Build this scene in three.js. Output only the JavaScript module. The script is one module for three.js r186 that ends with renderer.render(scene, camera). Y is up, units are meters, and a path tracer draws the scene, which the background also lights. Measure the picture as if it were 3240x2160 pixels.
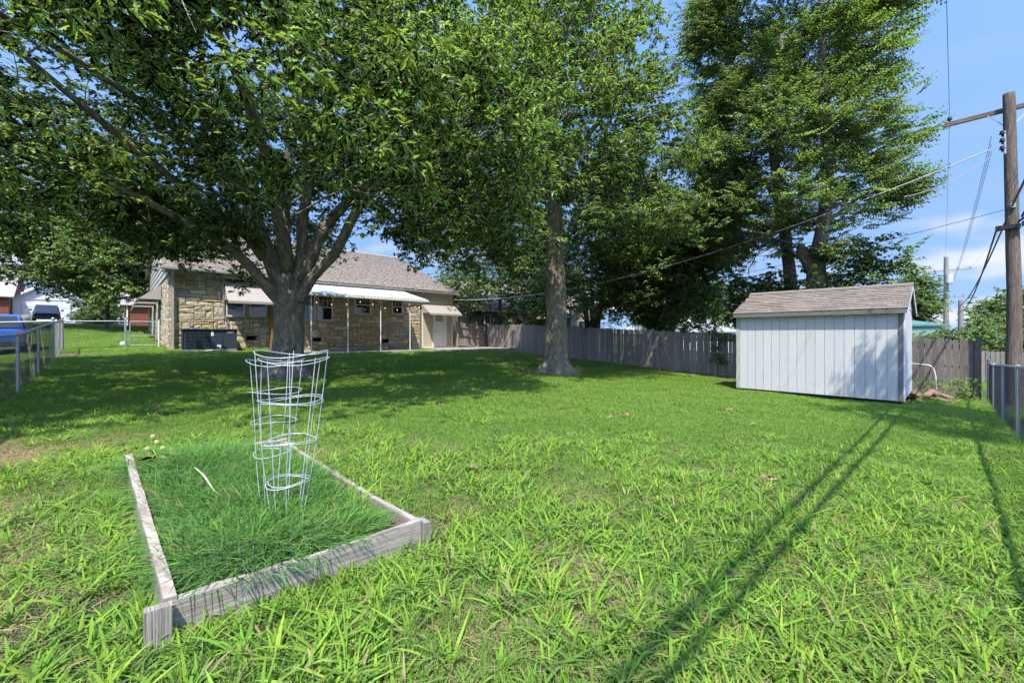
import * as THREE from 'three';
import { mergeGeometries } from 'three/addons/utils/BufferGeometryUtils.js';
import { createNoise2D, createNoise3D } from 'simplex-noise';

// ---------------------------------------------------------------- camera, sky, sun, exposure
// World: x runs along the back fence (to the right), -z runs up the yard towards the house.
const scene = new THREE.Scene();
const camera = new THREE.PerspectiveCamera(78.5, 3240 / 2160, 0.05, 1500);
camera.position.set(0, 1.35, 0);
camera.rotation.set(0, -0.7562, 0);
camera.setViewOffset(3240, 2160, 0, 20, 3240, 2160);   // slight lens shift, verticals stay vertical
const renderer = new THREE.WebGLRenderer({ antialias: true });
renderer.setSize(1024, 682);
renderer.toneMapping = THREE.LinearToneMapping;
renderer.toneMappingExposure = 2.1;
renderer.shadowMap.enabled = true;

function mulberry(a) { return () => { a |= 0; a = a + 0x6D2B79F5 | 0; let t = Math.imul(a ^ a >>> 15, 1 | a); t = t + Math.imul(t ^ t >>> 7, 61 | t) ^ t; return ((t ^ t >>> 14) >>> 0) / 4294967296; }; }
const rnd = mulberry(20240611);
const R = (a, b) => a + (b - a) * rnd();
const clamp = (x, a, b) => Math.max(a, Math.min(b, x));
const smooth = (a, b, x) => { const t = clamp((x - a) / (b - a), 0, 1); return t * t * (3 - 2 * t); };
const n2 = createNoise2D(mulberry(7)), n3 = createNoise3D(mulberry(11));
const fbm3 = (x, y, z, o = 5) => { let s = 0, a = 0.5; for (let i = 0; i < o; i++) { s += a * n3(x, y, z); x *= 2.03; y *= 2.03; z *= 2.03; a *= 0.5; } return s; };
const fbm2 = (x, y, o = 5) => { let s = 0, a = 0.5; for (let i = 0; i < o; i++) { s += a * n2(x, y); x *= 2.03; y *= 2.03; a *= 0.5; } return s; };

const SUN = new THREE.Vector3(-0.42, 1, 0.41).normalize();
{
  const W = 1024, H = 512, d = new Float32Array(W * H * 4);
  for (let j = 0; j < H; j++) for (let i = 0; i < W; i++) {
    const el = ((j + 0.5) / H - 0.5) * Math.PI, az = ((i + 0.5) / W - 0.5) * 2 * Math.PI;
    const y = Math.sin(el), x = Math.cos(el) * Math.cos(az), z = Math.cos(el) * Math.sin(az);
    const t = Math.pow(clamp(y, 0, 1), 0.55);
    let c = [0.31 - 0.285 * t, 0.48 - 0.335 * t, 0.72 - 0.2 * t];
    // a clear sky is deepest blue away from the sun and paler towards it
    const cs = x * SUN.x + y * SUN.y + z * SUN.z, pale = Math.pow((1 + cs) / 2, 3), s = Math.max(0, cs);
    c = c.map((v, q) => v * (0.68 + 1.5 * pale) + [1, 0.97, 0.93][q] * (0.24 * pale + 0.7 * Math.pow(s, 10)));
    if (y > 0.005) {                                  // fair-weather cumulus low down, thin streaks higher
      const k = 1 / (y + 0.16);
      let m = fbm3(x * k * 0.62 + 4.1, y * 5.5, z * k * 0.62 - 2.3, 6);
      m = smooth(0.02, 0.3, m + 0.3 * (1 - smooth(0.03, 0.2, y)) - 0.23) * (1 - smooth(0.12, 0.28, y));
      const wisp = smooth(0.06, 0.6, fbm3(x * 1.6 + 9, y * 6, z * 1.6, 4)) * 0.07;
      const body = 0.46 + 0.1 * fbm3(x * 9, y * 14, z * 9, 3);
      c = c.map((v, q) => v + (body + [0, 0.01, 0.05][q] - v) * Math.max(m, 0) * 0.9);
      c = c.map((v, q) => v + (0.42 + 0.02 * q - v) * wisp);
    }
    if (y < 0) c = [0.12, 0.15, 0.1];
    d.set([c[0], c[1], c[2], 1], (j * W + i) * 4);
  }
  const sky = new THREE.DataTexture(d, W, H, THREE.RGBAFormat, THREE.FloatType);
  sky.mapping = THREE.EquirectangularReflectionMapping; sky.magFilter = THREE.LinearFilter; sky.needsUpdate = true;
  scene.background = sky; scene.environment = sky;
}
const sun = new THREE.DirectionalLight(new THREE.Color().setRGB(1, 0.945, 0.84), 4.0);
sun.position.copy(SUN).multiplyScalar(80).add(new THREE.Vector3(8, 0, -12)); sun.target.position.set(8, 0, -12);
sun.castShadow = true; sun.shadow.mapSize.set(4096, 4096);
Object.assign(sun.shadow.camera, { left: -45, right: 45, top: 45, bottom: -45, near: 1, far: 200 });
scene.add(sun, sun.target);

// ---------------------------------------------------------------- helpers
const V3 = (x, y, z) => new THREE.Vector3(x, y, z);
const P = (u, v, y) => V3(u, y, -v);                 // yard coordinates: u to the right, v towards the house
const col = (r, g, b) => new THREE.Color().setRGB(r, g, b);
const taken = {};
function numbered(name) { const k = taken[name] = (taken[name] || 0) + 1; return k === 1 ? name : `${name}_${String(k - 1).padStart(3, '0')}`; }
const bases = new Map();
function shade(o) { o.castShadow = true; o.receiveShadow = true; return o; }
function thing(name, label, category, base, group, kind) {
  const o = new THREE.Group(); o.name = numbered(name); o.position.copy(base); scene.add(o);
  o.userData = { label, category }; if (group) o.userData.group = group; if (kind) o.userData.kind = kind;
  bases.set(o, base); return o;
}
function part(name, geo, mat, parent, label) {       // geometry in world coordinates, moved to the thing's base
  const b = bases.get(parent) || V3(0, 0, 0);
  geo.translate(-b.x, -b.y, -b.z);
  const m = shade(new THREE.Mesh(geo, mat)); m.name = name; if (label) m.userData.label = label;
  parent.add(m); bases.set(m, b); return m;
}
function place(name, geo, mat, parent, x, y, z, ry = 0, s = [1, 1, 1], rx = 0, rz = 0) {  // shared geometry set at a world position
  const b = bases.get(parent) || V3(0, 0, 0), m = shade(new THREE.Mesh(geo, mat)); m.name = name;
  m.position.set(x - b.x, y - b.y, z - b.z); m.rotation.set(rx, ry, rz, 'YXZ'); m.scale.set(...s); parent.add(m); return m;
}
function single(name, geo, mat, label, category, base, group, kind) {
  geo.translate(-base.x, -base.y, -base.z);
  const m = shade(new THREE.Mesh(geo, mat)); m.name = numbered(name); m.position.copy(base); scene.add(m);
  m.userData = { label }; if (category) m.userData.category = category; if (group) m.userData.group = group; if (kind) m.userData.kind = kind;
  return m;
}
function structure(name, geo, mat, label) { const m = shade(new THREE.Mesh(geo, mat)); m.name = numbered(name); m.userData = { kind: 'structure', label }; scene.add(m); return m; }

// faces: list of polygons (arrays of Vector3); uv in metres by dominant axis
function polys(list, uvTurn = 0, off = [0, 0]) {
  const p = [], n = [], t = [], a = V3(), b = V3(), c = V3();
  for (const f of list) {
    a.subVectors(f[1], f[0]); b.subVectors(f[2], f[0]); c.crossVectors(a, b).normalize();
    const ax = Math.abs(c.x), ay = Math.abs(c.y), az = Math.abs(c.z);
    for (let i = 1; i < f.length - 1; i++) for (const q of [f[0], f[i], f[i + 1]]) {
      p.push(q.x, q.y, q.z); n.push(c.x, c.y, c.z);
      let u, v; if (ay >= ax && ay >= az) { u = q.x; v = q.z; } else if (ax >= az) { u = q.z; v = q.y; } else { u = q.x; v = q.y; }
      if (uvTurn) [u, v] = [v, u]; t.push(u + off[0], v + off[1]);
    }
  }
  const g = new THREE.BufferGeometry();
  g.setAttribute('position', new THREE.Float32BufferAttribute(p, 3)); g.setAttribute('normal', new THREE.Float32BufferAttribute(n, 3)); g.setAttribute('uv', new THREE.Float32BufferAttribute(t, 2));
  return g;
}
// box between two corners, with a small chamfer on its long vertical/horizontal edges when asked
function box(x0, y0, z0, x1, y1, z1, turn = 0, off) {
  if (x0 > x1) [x0, x1] = [x1, x0]; if (y0 > y1) [y0, y1] = [y1, y0]; if (z0 > z1) [z0, z1] = [z1, z0];
  const v = [V3(x0, y0, z0), V3(x1, y0, z0), V3(x1, y1, z0), V3(x0, y1, z0), V3(x0, y0, z1), V3(x1, y0, z1), V3(x1, y1, z1), V3(x0, y1, z1)];
  return polys([[v[4], v[5], v[6], v[7]], [v[1], v[0], v[3], v[2]], [v[0], v[4], v[7], v[3]], [v[5], v[1], v[2], v[6]], [v[7], v[6], v[2], v[3]], [v[0], v[1], v[5], v[4]]], turn, off);
}
const ybox = (u0, u1, v0, v1, y0, y1, turn, off) => box(u0, y0, -v0, u1, y1, -v1, turn, off);   // yard coordinates
function prism(outline, depthVec, turn = 0, off) {   // outline: coplanar Vector3s; extruded along depthVec
  const n = outline.length, far = outline.map(p => p.clone().add(depthVec)), f = [];
  const a = V3().subVectors(outline[1], outline[0]), b = V3().subVectors(outline[2], outline[0]);
  const flip = a.cross(b).dot(depthVec) > 0;
  const o = flip ? outline.slice().reverse() : outline, w = flip ? far.slice().reverse() : far;
  f.push(o.slice()); f.push(w.slice().reverse());
  for (let i = 0; i < n; i++) { const j = (i + 1) % n; f.push([o[j], o[i], w[i], w[j]]); }
  return polys(f, turn, off);
}
function bar(a, b, w, h = w, turn = 0) {             // square bar from a to b
  const d = V3().subVectors(b, a), L = d.length(); d.normalize();
  const up = Math.abs(d.y) > 0.95 ? V3(1, 0, 0) : V3(0, 1, 0), s = V3().crossVectors(d, up).normalize(), t = V3().crossVectors(s, d);
  const c = (q, i, j) => q.clone().addScaledVector(s, i * w / 2).addScaledVector(t, j * h / 2);
  const A = [c(a, -1, -1), c(a, 1, -1), c(a, 1, 1), c(a, -1, 1)];
  return prism(A, d.multiplyScalar(L), turn);
}
function tube(points, radii, sides = 8, closed = false, rough = 0, seed = 0, steps = 0, capEnd = true) {
  const curve = points.length > 2 || steps ? new THREE.CatmullRomCurve3(points, closed, 'centripetal') : null;
  const N = curve ? (steps || (points.length - 1) * 4) : 1, pos = [], nor = [], uv = [], idx = [];
  const rad = t => { if (typeof radii === 'number') return radii; const q = t * (radii.length - 1), i = Math.min(Math.floor(q), radii.length - 2); return radii[i] + (radii[i + 1] - radii[i]) * (q - i); };
  const pt = t => curve ? curve.getPoint(t) : points[0].clone().lerp(points[1], t);
  let prev = pt(0), len = 0, s = null;
  for (let i = 0; i <= N; i++) {
    const t = i / N, p = pt(t), tan = pt(Math.min(1, t + 0.01)).sub(pt(Math.max(0, t - 0.01))).normalize();
    len += p.distanceTo(prev); prev = p;
    if (!s) s = V3().crossVectors(tan, Math.abs(tan.y) > 0.9 ? V3(1, 0, 0) : V3(0, 1, 0)).normalize();
    s.addScaledVector(tan, -s.dot(tan)).normalize();
    const b = V3().crossVectors(tan, s), r0 = rad(t);
    for (let k = 0; k <= sides; k++) {
      const a = k / sides * Math.PI * 2, dir = V3().addScaledVector(s, Math.cos(a)).addScaledVector(b, Math.sin(a));
      let r = r0; if (rough) r *= 1 + rough * fbm3(dir.x * 2.2 + seed, len * 0.9 + seed, dir.z * 2.2 + dir.y, 4);
      const q = p.clone().addScaledVector(dir, r);
      pos.push(q.x, q.y, q.z); nor.push(dir.x, dir.y, dir.z); uv.push(k / sides * Math.PI * 2 * r0, len);
    }
  }
  const w = sides + 1;
  for (let i = 0; i < N; i++) for (let k = 0; k < sides; k++) { const a = i * w + k; idx.push(a, a + 1, a + w, a + 1, a + w + 1, a + w); }
  if (capEnd && !closed) for (const [row, sg] of [[0, 1], [N, -1]]) for (let k = 1; k < sides - 1; k++) { const a = row * w; sg > 0 ? idx.push(a, a + k + 1, a + k) : idx.push(a, a + k, a + k + 1); }
  const g = new THREE.BufferGeometry();
  g.setAttribute('position', new THREE.Float32BufferAttribute(pos, 3)); g.setAttribute('normal', new THREE.Float32BufferAttribute(nor, 3)); g.setAttribute('uv', new THREE.Float32BufferAttribute(uv, 2)); g.setIndex(idx);
  const o = g.toNonIndexed(); if (rough) o.computeVertexNormals(); if (rough) { g.computeVertexNormals(); return g.toNonIndexed(); }
  return o;
}
const ring = (c, r, wire, sides = 5, tilt = null, steps = 36) => {
  const pts = []; for (let i = 0; i < 24; i++) { const a = i / 24 * Math.PI * 2; let q = V3(Math.cos(a) * r, 0, Math.sin(a) * r); if (tilt) q = tilt(q, a); pts.push(q.add(c)); }
  return tube(pts, wire, sides, true, 0, 0, steps);
};
const merge = list => mergeGeometries(list.map(g => g.index ? g.toNonIndexed() : g), false);
function cable(a, b, sag, r, n = 24, sides = 6) { const pts = []; for (let i = 0; i <= n; i++) { const t = i / n; const p = a.clone().lerp(b, t); p.y -= sag * 4 * t * (1 - t); pts.push(p); } return tube(pts, r, sides, false, 0, 0, n); }

// ---------------------------------------------------------------- textures (grain, wear and relief only)
function dataTex(W, H, f, srgb = false, rep = [1, 1]) {
  const d = new Uint8Array(W * H * 4);
  for (let j = 0; j < H; j++) for (let i = 0; i < W; i++) { const c = f(i / W, j / H); const k = (j * W + i) * 4; if (c.length) { d[k] = c[0] * 255; d[k + 1] = c[1] * 255; d[k + 2] = c[2] * 255; } else d[k] = d[k + 1] = d[k + 2] = clamp(c, 0, 1) * 255; d[k + 3] = 255; }
  const t = new THREE.DataTexture(d, W, H, THREE.RGBAFormat); t.wrapS = t.wrapT = THREE.RepeatWrapping; t.magFilter = THREE.LinearFilter; t.minFilter = THREE.LinearMipmapLinearFilter; t.generateMipmaps = true;
  if (srgb) t.colorSpace = THREE.SRGBColorSpace; t.repeat.set(...rep); t.needsUpdate = true; return t;
}
const TAU = Math.PI * 2;
// tileable noise on a torus
const tn = (u, v, fu, fv, o = 4, s = 0) => { let r = 0, a = 0.5; for (let i = 0; i < o; i++) { r += a * n3(Math.cos(u * TAU) * fu + s, Math.sin(u * TAU) * fu + Math.cos(v * TAU) * fv, Math.sin(v * TAU) * fv - s); fu *= 2; fv *= 2; a *= 0.5; } return r; };
const texMottle = dataTex(256, 256, (u, v) => clamp(0.9 + 0.22 * tn(u, v, 1.2, 1.2, 6), 0, 1), true);
const texGrit = dataTex(256, 256, (u, v) => 0.5 + 0.5 * tn(u, v, 5, 5, 5, 3));
const texWood = dataTex(256, 512, (u, v) => { const g = tn(u, v, 7, 0.5, 4, 1), f = tn(u, v, 22, 0.9, 3, 5), m = tn(u, v, 0.8, 0.8, 3, 9); const k = clamp(0.84 + 0.24 * g + 0.2 * f + 0.14 * m, 0.12, 1); return [k, k * (0.985 + 0.03 * m), k * (0.97 + 0.06 * m)]; }, true);
const texWoodB = dataTex(256, 512, (u, v) => 0.5 + 0.5 * tn(u, v, 14, 0.6, 4, 1) + 0.25 * tn(u, v, 30, 1, 2, 5));
const barkF = (u, v) => { const w = 0.16 * tn(u, v, 1, 2, 3, 2); const r = Math.abs(tn((u + w * 0.3) % 1, v, 5, 0.9, 3, 4)); const f = tn(u, v, 8, 5, 4, 8); return clamp(0.12 + 2.6 * r + 0.2 * f, 0, 1); };
const texBarkB = dataTex(512, 512, barkF);
const texBark = dataTex(512, 512, (u, v) => { const b = barkF(u, v), m = tn(u, v, 1, 0.8, 4, 12); const k = 0.62 + 0.3 * b + 0.2 * m; return [clamp(k, 0, 1), clamp(k * (0.99 + 0.05 * m), 0, 1), clamp(k * (0.96 - 0.06 * m), 0, 1)]; }, true);
const texBrick = dataTex(256, 256, (u, v) => { const row = Math.floor(v * 16), x = (u * 5 + (row % 2) * 0.5) % 1, y = (v * 16) % 1; const m = x < 0.05 || y < 0.13; const q = 0.85 + 0.25 * tn(Math.floor(u * 5 + (row % 2) * 0.5) / 5, row / 16, 3, 3, 2); return m ? [0.72, 0.6, 0.54] : [clamp(0.66 * q, 0, 1), 0.29 * q, 0.2 * q]; }, true);
const rep = (t, x, y) => { const c = t.clone(); c.repeat.set(x, y); c.needsUpdate = true; return c; };
const M = (c, rough = 0.8, o = {}) => new THREE.MeshPhysicalMaterial({ color: Array.isArray(c) ? col(...c) : c, roughness: rough, ...o });
const wood = (c, o = {}) => M(c, 0.88, { map: rep(texWood, 4, 0.6), bumpMap: rep(texWoodB, 4, 0.6), bumpScale: 0.004, ...o });
const mGalv = M([0.42, 0.44, 0.46], 0.42, { metalness: 0.65 });
const mWire = M([0.5, 0.52, 0.54], 0.45, { metalness: 0.3 });
const mWhite = M([0.72, 0.72, 0.7], 0.55);
const mBlack = M([0.012, 0.012, 0.013], 0.5);
const mDark = M([0.02, 0.02, 0.022], 0.9);
const mGlass = M([0.9, 0.93, 0.93], 0.02, { transmission: 1, thickness: 0, ior: 1.5 });
const mSoil = M([0.13, 0.09, 0.055], 1, { map: rep(texMottle, 0.7, 0.7), bumpMap: rep(texGrit, 3, 3), bumpScale: 0.02 });
const mConcrete = M([0.36, 0.33, 0.3], 0.9, { map: rep(texMottle, 0.5, 0.5), bumpMap: rep(texGrit, 2, 2), bumpScale: 0.004 });

// ---------------------------------------------------------------- terrain
const ctrl = [[.14, 2.3, .05], [1.36, 2.26, .04], [1.27, 4.8, .12], [0, 4.8, .16], [-1.5, 12.9, .16], [-1.5, 16, .36], [-1.5, 24, .75], [1.55, 22.7, .76], [6, 21, .54], [9, 19.3, .48], [16, 19.3, .42], [16, 22.7, .48], [18.6, 21.5, .2], [18.6, 6.2, -.42], [18.6, -.6, -.62], [13.4, .8, -.32], [13.4, 4.5, -.29], [13.5, -.7, -.46], [3.5, 13.2, .15], [12.4, 10.6, -.1], [0, 0, 0], [-5, 0, 0], [-6, 12, .1], [7, 3, -.1], [-4, 26, .55], [-4, 48, 2.2], [.5, 40, 1.75], [.5, 30, 1.1], [30, -1, -.9], [25, 16, -.2], [30, 30, 0], [45, 0, -1.2], [20, -8, -.8], [0, -8, 0], [-20, 30, .9], [-15, 10, .2], [20, 45, 1.5], [-5, 62, 2.7], [.7, 61, 2.3], [60, 20, -.8]];
const tps = (() => {
  const n = ctrl.length, N = n + 3, A = Array.from({ length: N }, () => new Float64Array(N + 1)), ph = r2 => r2 < 1e-9 ? 0 : r2 * Math.log(r2) / 2;
  for (let i = 0; i < n; i++) { for (let j = 0; j < n; j++) A[i][j] = ph((ctrl[i][0] - ctrl[j][0]) ** 2 + (ctrl[i][1] - ctrl[j][1]) ** 2); A[i][i] += 2; A[i][n] = A[n][i] = 1; A[i][n + 1] = A[n + 1][i] = ctrl[i][0]; A[i][n + 2] = A[n + 2][i] = ctrl[i][1]; A[i][N] = ctrl[i][2]; }
  for (let k = 0; k < N; k++) { let p = k; for (let i = k + 1; i < N; i++) if (Math.abs(A[i][k]) > Math.abs(A[p][k])) p = i;[A[k], A[p]] = [A[p], A[k]]; for (let i = 0; i < N; i++) if (i !== k) { const f = A[i][k] / A[k][k]; if (f) for (let j = k; j <= N; j++) A[i][j] -= f * A[k][j]; } }
  const w = A.map((r, i) => r[N] / r[i]);
  return (u, v) => { let s = w[n] + w[n + 1] * u + w[n + 2] * v; for (let i = 0; i < n; i++) s += w[i] * ph((u - ctrl[i][0]) ** 2 + (v - ctrl[i][1]) ** 2); return s; };
})();
const land = (u, v) => { const a = clamp(u, -22, 62), b = clamp(v, -9, 64); const h = tps(a, b) + 0.018 * n2(u * 0.5, v * 0.5) + 0.02 * n2(u * 0.17 + 5, v * 0.17); return u > 5.6 && u < 18.7 && v > 19.45 && v < 23.2 ? Math.min(h, 0.49) : h; };
const axis = (a, b, c, d, fine, rough) => { const s = []; for (let x = a; x < b; x += (x < b - 40 ? 40 : x < b - 12 ? 6 : 2)) s.push(x); for (let x = b; x < c; x += fine) s.push(x); for (let x = c; x <= d; x += (x > c + 40 ? 40 : x > c + 12 ? 6 : 2)) s.push(x); return s; };
// bare patches of soil: one map used by the turf sheet and by the grass that leaves them open
const bare = (u, v) => {
  let k = smooth(0.28, 0.62, fbm2(u * 0.45 + 3, v * 0.45, 3)) * 0.55;
  k = Math.max(k, smooth(0.3, 0.55, fbm2(u * 1.9, v * 1.9 + 8, 3)) * 0.6);
  const spot = (a, b, r, s = 1) => { const q = Math.hypot(u - a, (v - b) * s) + 0.5 * r * n2(u * 1.3, v * 1.3); k = Math.max(k, 1 - smooth(r * 0.5, r, q)); };
  spot(-1.0, 6.6, 1.2); spot(-.35, 3.5, .36); spot(-.7, 2.6, .4); spot(1.9, 1.5, .24); spot(2.7, 2.2, .28); spot(4.2, .9, .24); spot(-.9, 4.6, .36); spot(12.3, 10.7, 2.0); spot(17.4, 7, 1.8, 0.5); spot(17.8, 3.5, 2.2, 0.6); spot(13.8, 14.5, 1.6, 1.8); spot(3.5, 13.2, 1.1); spot(-1.1, 21.6, 1.3); spot(18.2, -0.4, 1.2);
  if (v < -1.2) k = Math.max(k, smooth(-1.2, -2, v) ** 1 * 0.9);
  return clamp(k, 0, 1);
};
{
  const us = axis(-400, -9, 21, 460, 0.24), vs = axis(-400, -3, 30, 460, 0.24), pos = [], uv = [], cl = [], idx = [];
  for (const v of vs) for (const u of us) {
    pos.push(u, land(u, v), -v); uv.push(u, v);
    const b = bare(u, v), n = 0.5 + 0.5 * fbm2(u * 0.8, v * 0.8, 4), g = [0.055 + 0.03 * n, 0.095 + 0.03 * n, 0.02], s = [0.2 + 0.07 * n, 0.145 + 0.05 * n, 0.09 + 0.03 * n];
    cl.push(...g.map((x, i) => x + (s[i] - x) * b));
  }
  const w = us.length;
  for (let j = 0; j < vs.length - 1; j++) for (let i = 0; i < w - 1; i++) { const a = j * w + i; idx.push(a, a + 1, a + w, a + 1, a + w + 1, a + w); }
  const g = new THREE.BufferGeometry(); g.setAttribute('position', new THREE.Float32BufferAttribute(pos, 3)); g.setAttribute('uv', new THREE.Float32BufferAttribute(uv, 2)); g.setAttribute('color', new THREE.Float32BufferAttribute(cl, 3)); g.setIndex(idx); g.computeVertexNormals();
  structure('ground', g, M([1, 1, 1], 1, { vertexColors: true, map: rep(texMottle, 0.8, 0.8), bumpMap: rep(texGrit, 2.5, 2.5), bumpScale: 0.03 }), 'sloping lawn and bare earth of the back yard');
}

// ---------------------------------------------------------------- grass
function bladePatch(seed, half, tufts, per, len, wid, o) {
  const r = mulberry(seed), q = (a, b) => a + (b - a) * r(), pos = [], nor = [], cl = [];
  const a = V3(), b = V3(), nn = V3();
  for (let t = 0; t < tufts; t++) {
    const cx = q(-half, half), cz = q(-half, half), tone = q(0, 1);
    for (let k = 0; k < per; k++) {
      const L = q(...len) * (0.75 + 0.5 * tone), w = q(...wid) / 2, ang = q(0, TAU), dx = Math.cos(ang), dz = Math.sin(ang), lean = q(...o.lean), x0 = cx + dx * q(0, o.root), z0 = cz + dz * q(0, o.root);
      const droop = q(0.1, 1) * o.droop, tw = q(-0.5, 0.5), sx = -dz * Math.cos(tw), sz = dx * Math.cos(tw), sy = Math.sin(tw);
      const dry = r() < o.dry, base = dry ? [0.34, 0.27, 0.13] : o.cols[Math.floor(r() * o.cols.length)], v = q(0.72, 1.25), c = base.map(x => x * v);
      const pt = s => [x0 + dx * L * lean * (s + 0.35 * s * s), L * (s * (1 - 0.35 * lean) - droop * s * s * s * 0.8), z0 + dz * L * lean * (s + 0.35 * s * s)];
      const S = o.segs; let prev = null;
      for (let i = 0; i <= S; i++) {
        const s = i / S, p = pt(s), ww = w * (s < 0.3 ? 0.75 + 0.8 * s : 1 - Math.pow((s - 0.3) / 0.7, 1.6)) + 0.0003;
        const l = [p[0] - sx * ww, p[1] - sy * ww, p[2] - sz * ww], m = [p[0] + sx * ww, p[1] + sy * ww, p[2] + sz * ww];
        if (prev) {
          const tri = i === S ? [[prev[0], prev[1], l]] : [[prev[0], prev[1], m], [prev[0], m, l]];
          for (const f of tri) { a.set(f[1][0] - f[0][0], f[1][1] - f[0][1], f[1][2] - f[0][2]); b.set(f[2][0] - f[0][0], f[2][1] - f[0][1], f[2][2] - f[0][2]); nn.crossVectors(a, b).normalize(); if (nn.y < 0) nn.negate(); for (const e of f) { pos.push(...e); nor.push(nn.x, nn.y, nn.z); cl.push(...c); } }
        }
        prev = [l, m];
      }
    }
  }
  const g = new THREE.BufferGeometry(); g.setAttribute('position', new THREE.Float32BufferAttribute(pos, 3)); g.setAttribute('normal', new THREE.Float32BufferAttribute(nor, 3)); g.setAttribute('color', new THREE.Float32BufferAttribute(cl, 3)); return g;
}
const leafy = (o = {}) => M([1, 1, 1], 1, { vertexColors: true, transmission: 0.4, thickness: 0, clearcoat: 0.07, clearcoatRoughness: 0.45, side: THREE.DoubleSide, ...o });
const mGrass = leafy({ clearcoat: 0.03, specularIntensity: 0.4 });
const GC = { crab: [[0.165, 0.31, 0.026], [0.205, 0.35, 0.03], [0.14, 0.285, 0.028], [0.245, 0.36, 0.036]], fine: [[0.12, 0.26, 0.028], [0.155, 0.295, 0.028], [0.2, 0.315, 0.03], [0.125, 0.26, 0.036]], bed: [[0.085, 0.235, 0.04], [0.11, 0.275, 0.045], [0.16, 0.31, 0.035], [0.085, 0.22, 0.03]] };
const crabP = [0, 1, 2, 3].map(i => bladePatch(100 + i, 0.26, 15, 8, [0.06, 0.15], [0.008, 0.015], { lean: [0.35, 1.1], droop: 0.45, root: 0.02, dry: 0.05, cols: GC.crab, segs: 5 }));
const fineP = [0, 1, 2, 3].map(i => bladePatch(200 + i, 0.26, 150, 3, [0.025, 0.07], [0.0025, 0.0045], { lean: [0.2, 1.0], droop: 0.3, root: 0.012, dry: 0.06, cols: GC.fine, segs: 3 }));
const midP = [0, 1, 2].map(i => bladePatch(300 + i, 0.42, 260, 3, [0.03, 0.085], [0.004, 0.008], { lean: [0.25, 1.0], droop: 0.3, root: 0.02, dry: 0.05, cols: GC.fine.concat(GC.crab), segs: 2 }));
const farP = [0, 1].map(i => bladePatch(400 + i, 0.8, 420, 3, [0.04, 0.1], [0.009, 0.018], { lean: [0.3, 1.0], droop: 0.25, root: 0.03, dry: 0.05, cols: GC.fine.concat(GC.crab), segs: 2 }));
const thatchP = [0, 1].map(i => bladePatch(450 + i, 0.3, 110, 3, [0.03, 0.09], [0.0025, 0.005], { lean: [0.9, 1.5], droop: 0.75, root: 0.03, dry: 1, cols: GC.fine, segs: 3 }));
const tallP = [0, 1].map(i => bladePatch(500 + i, 0.07, 3, 8, [0.16, 0.32], [0.007, 0.013], { lean: [0.35, 0.9], droop: 0.5, root: 0.012, dry: 0.03, cols: GC.crab, segs: 7 }));
const bedP = [0, 1, 2].map(i => bladePatch(600 + i, 0.15, 120, 4, [0.09, 0.21], [0.004, 0.0065], { lean: [0.3, 1.1], droop: 0.55, root: 0.02, dry: 0.03, cols: GC.bed, segs: 5 }));
const dummy = new THREE.Object3D();
function scatter(name, label, geos, list, mat, category) {   // list of [u, v, scale, y?, tint?]
  const root = new THREE.Group(); root.name = name; root.userData = { label, kind: 'stuff' }; if (category) root.userData.category = category; scene.add(root);
  geos.forEach((g, gi) => {
    const mine = list.filter((_, i) => i % geos.length === gi); if (!mine.length) return;
    const im = new THREE.InstancedMesh(g, mat, mine.length); im.name = name + '_blades'; im.userData = { kind: 'stuff' };
    mine.forEach(([u, v, s, y, tint], i) => {
      const h = y === undefined ? land(u, v) : y, e = 0.15, nx = y === undefined ? (land(u - e, v) - land(u + e, v)) / (2 * e) : 0, nv = y === undefined ? (land(u, v - e) - land(u, v + e)) / (2 * e) : 0;
      dummy.position.set(u, h - 0.004, -v); dummy.quaternion.setFromUnitVectors(V3(0, 1, 0), V3(nx, 1, -nv).normalize()); dummy.rotateY(R(0, TAU)); dummy.scale.set(s, s * R(0.85, 1.15), s); dummy.updateMatrix(); im.setMatrixAt(i, dummy.matrix);
      const k = tint === undefined ? R(0.82, 1.15) : tint; im.setColorAt(i, col(k * R(0.94, 1.06), k, k * R(0.9, 1.1)));
    });
    shade(im); root.add(im);
  });
  return root;
}
const BED = [P(.14, 2.31, .21), P(1.36, 2.26, .21), P(1.27, 4.77, .28), P(.04, 4.8, .32)];
const inBed = (u, v) => { const q = (v - 2.3) / 2.48; return q > -0.01 && q < 1.01 && u > .14 - .1 * q - 0.03 && u < 1.36 - .09 * q + 0.03; };
const depth = (u, v) => u * 0.686 + v * 0.7274, side = (u, v) => u * 0.7274 - v * 0.686;
const inYard = (u, v) => u > -1.45 && u < 18.5 && v > -0.68;
const blocked = (u, v) => inBed(u, v) || (u > 13.4 && u < 16.4 && v > .8 && v < 4.5) || (u > 1.5 && u < 16.1 && v > 22.6 && v < 32) || (u > 5.7 && u < 18.6 && v > 19.55 && v < 23) || (u > 1.9 && u < 3.8 && v > 21.55 && v < 22.8) || Math.hypot(u - 3.55, v - 13.15) < 0.55 || Math.hypot(u - 12.4, v - 10.6) < 0.45 || (u < -2.4 && v > 23.5 && v < 29.5 && u > -4.6);
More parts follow.
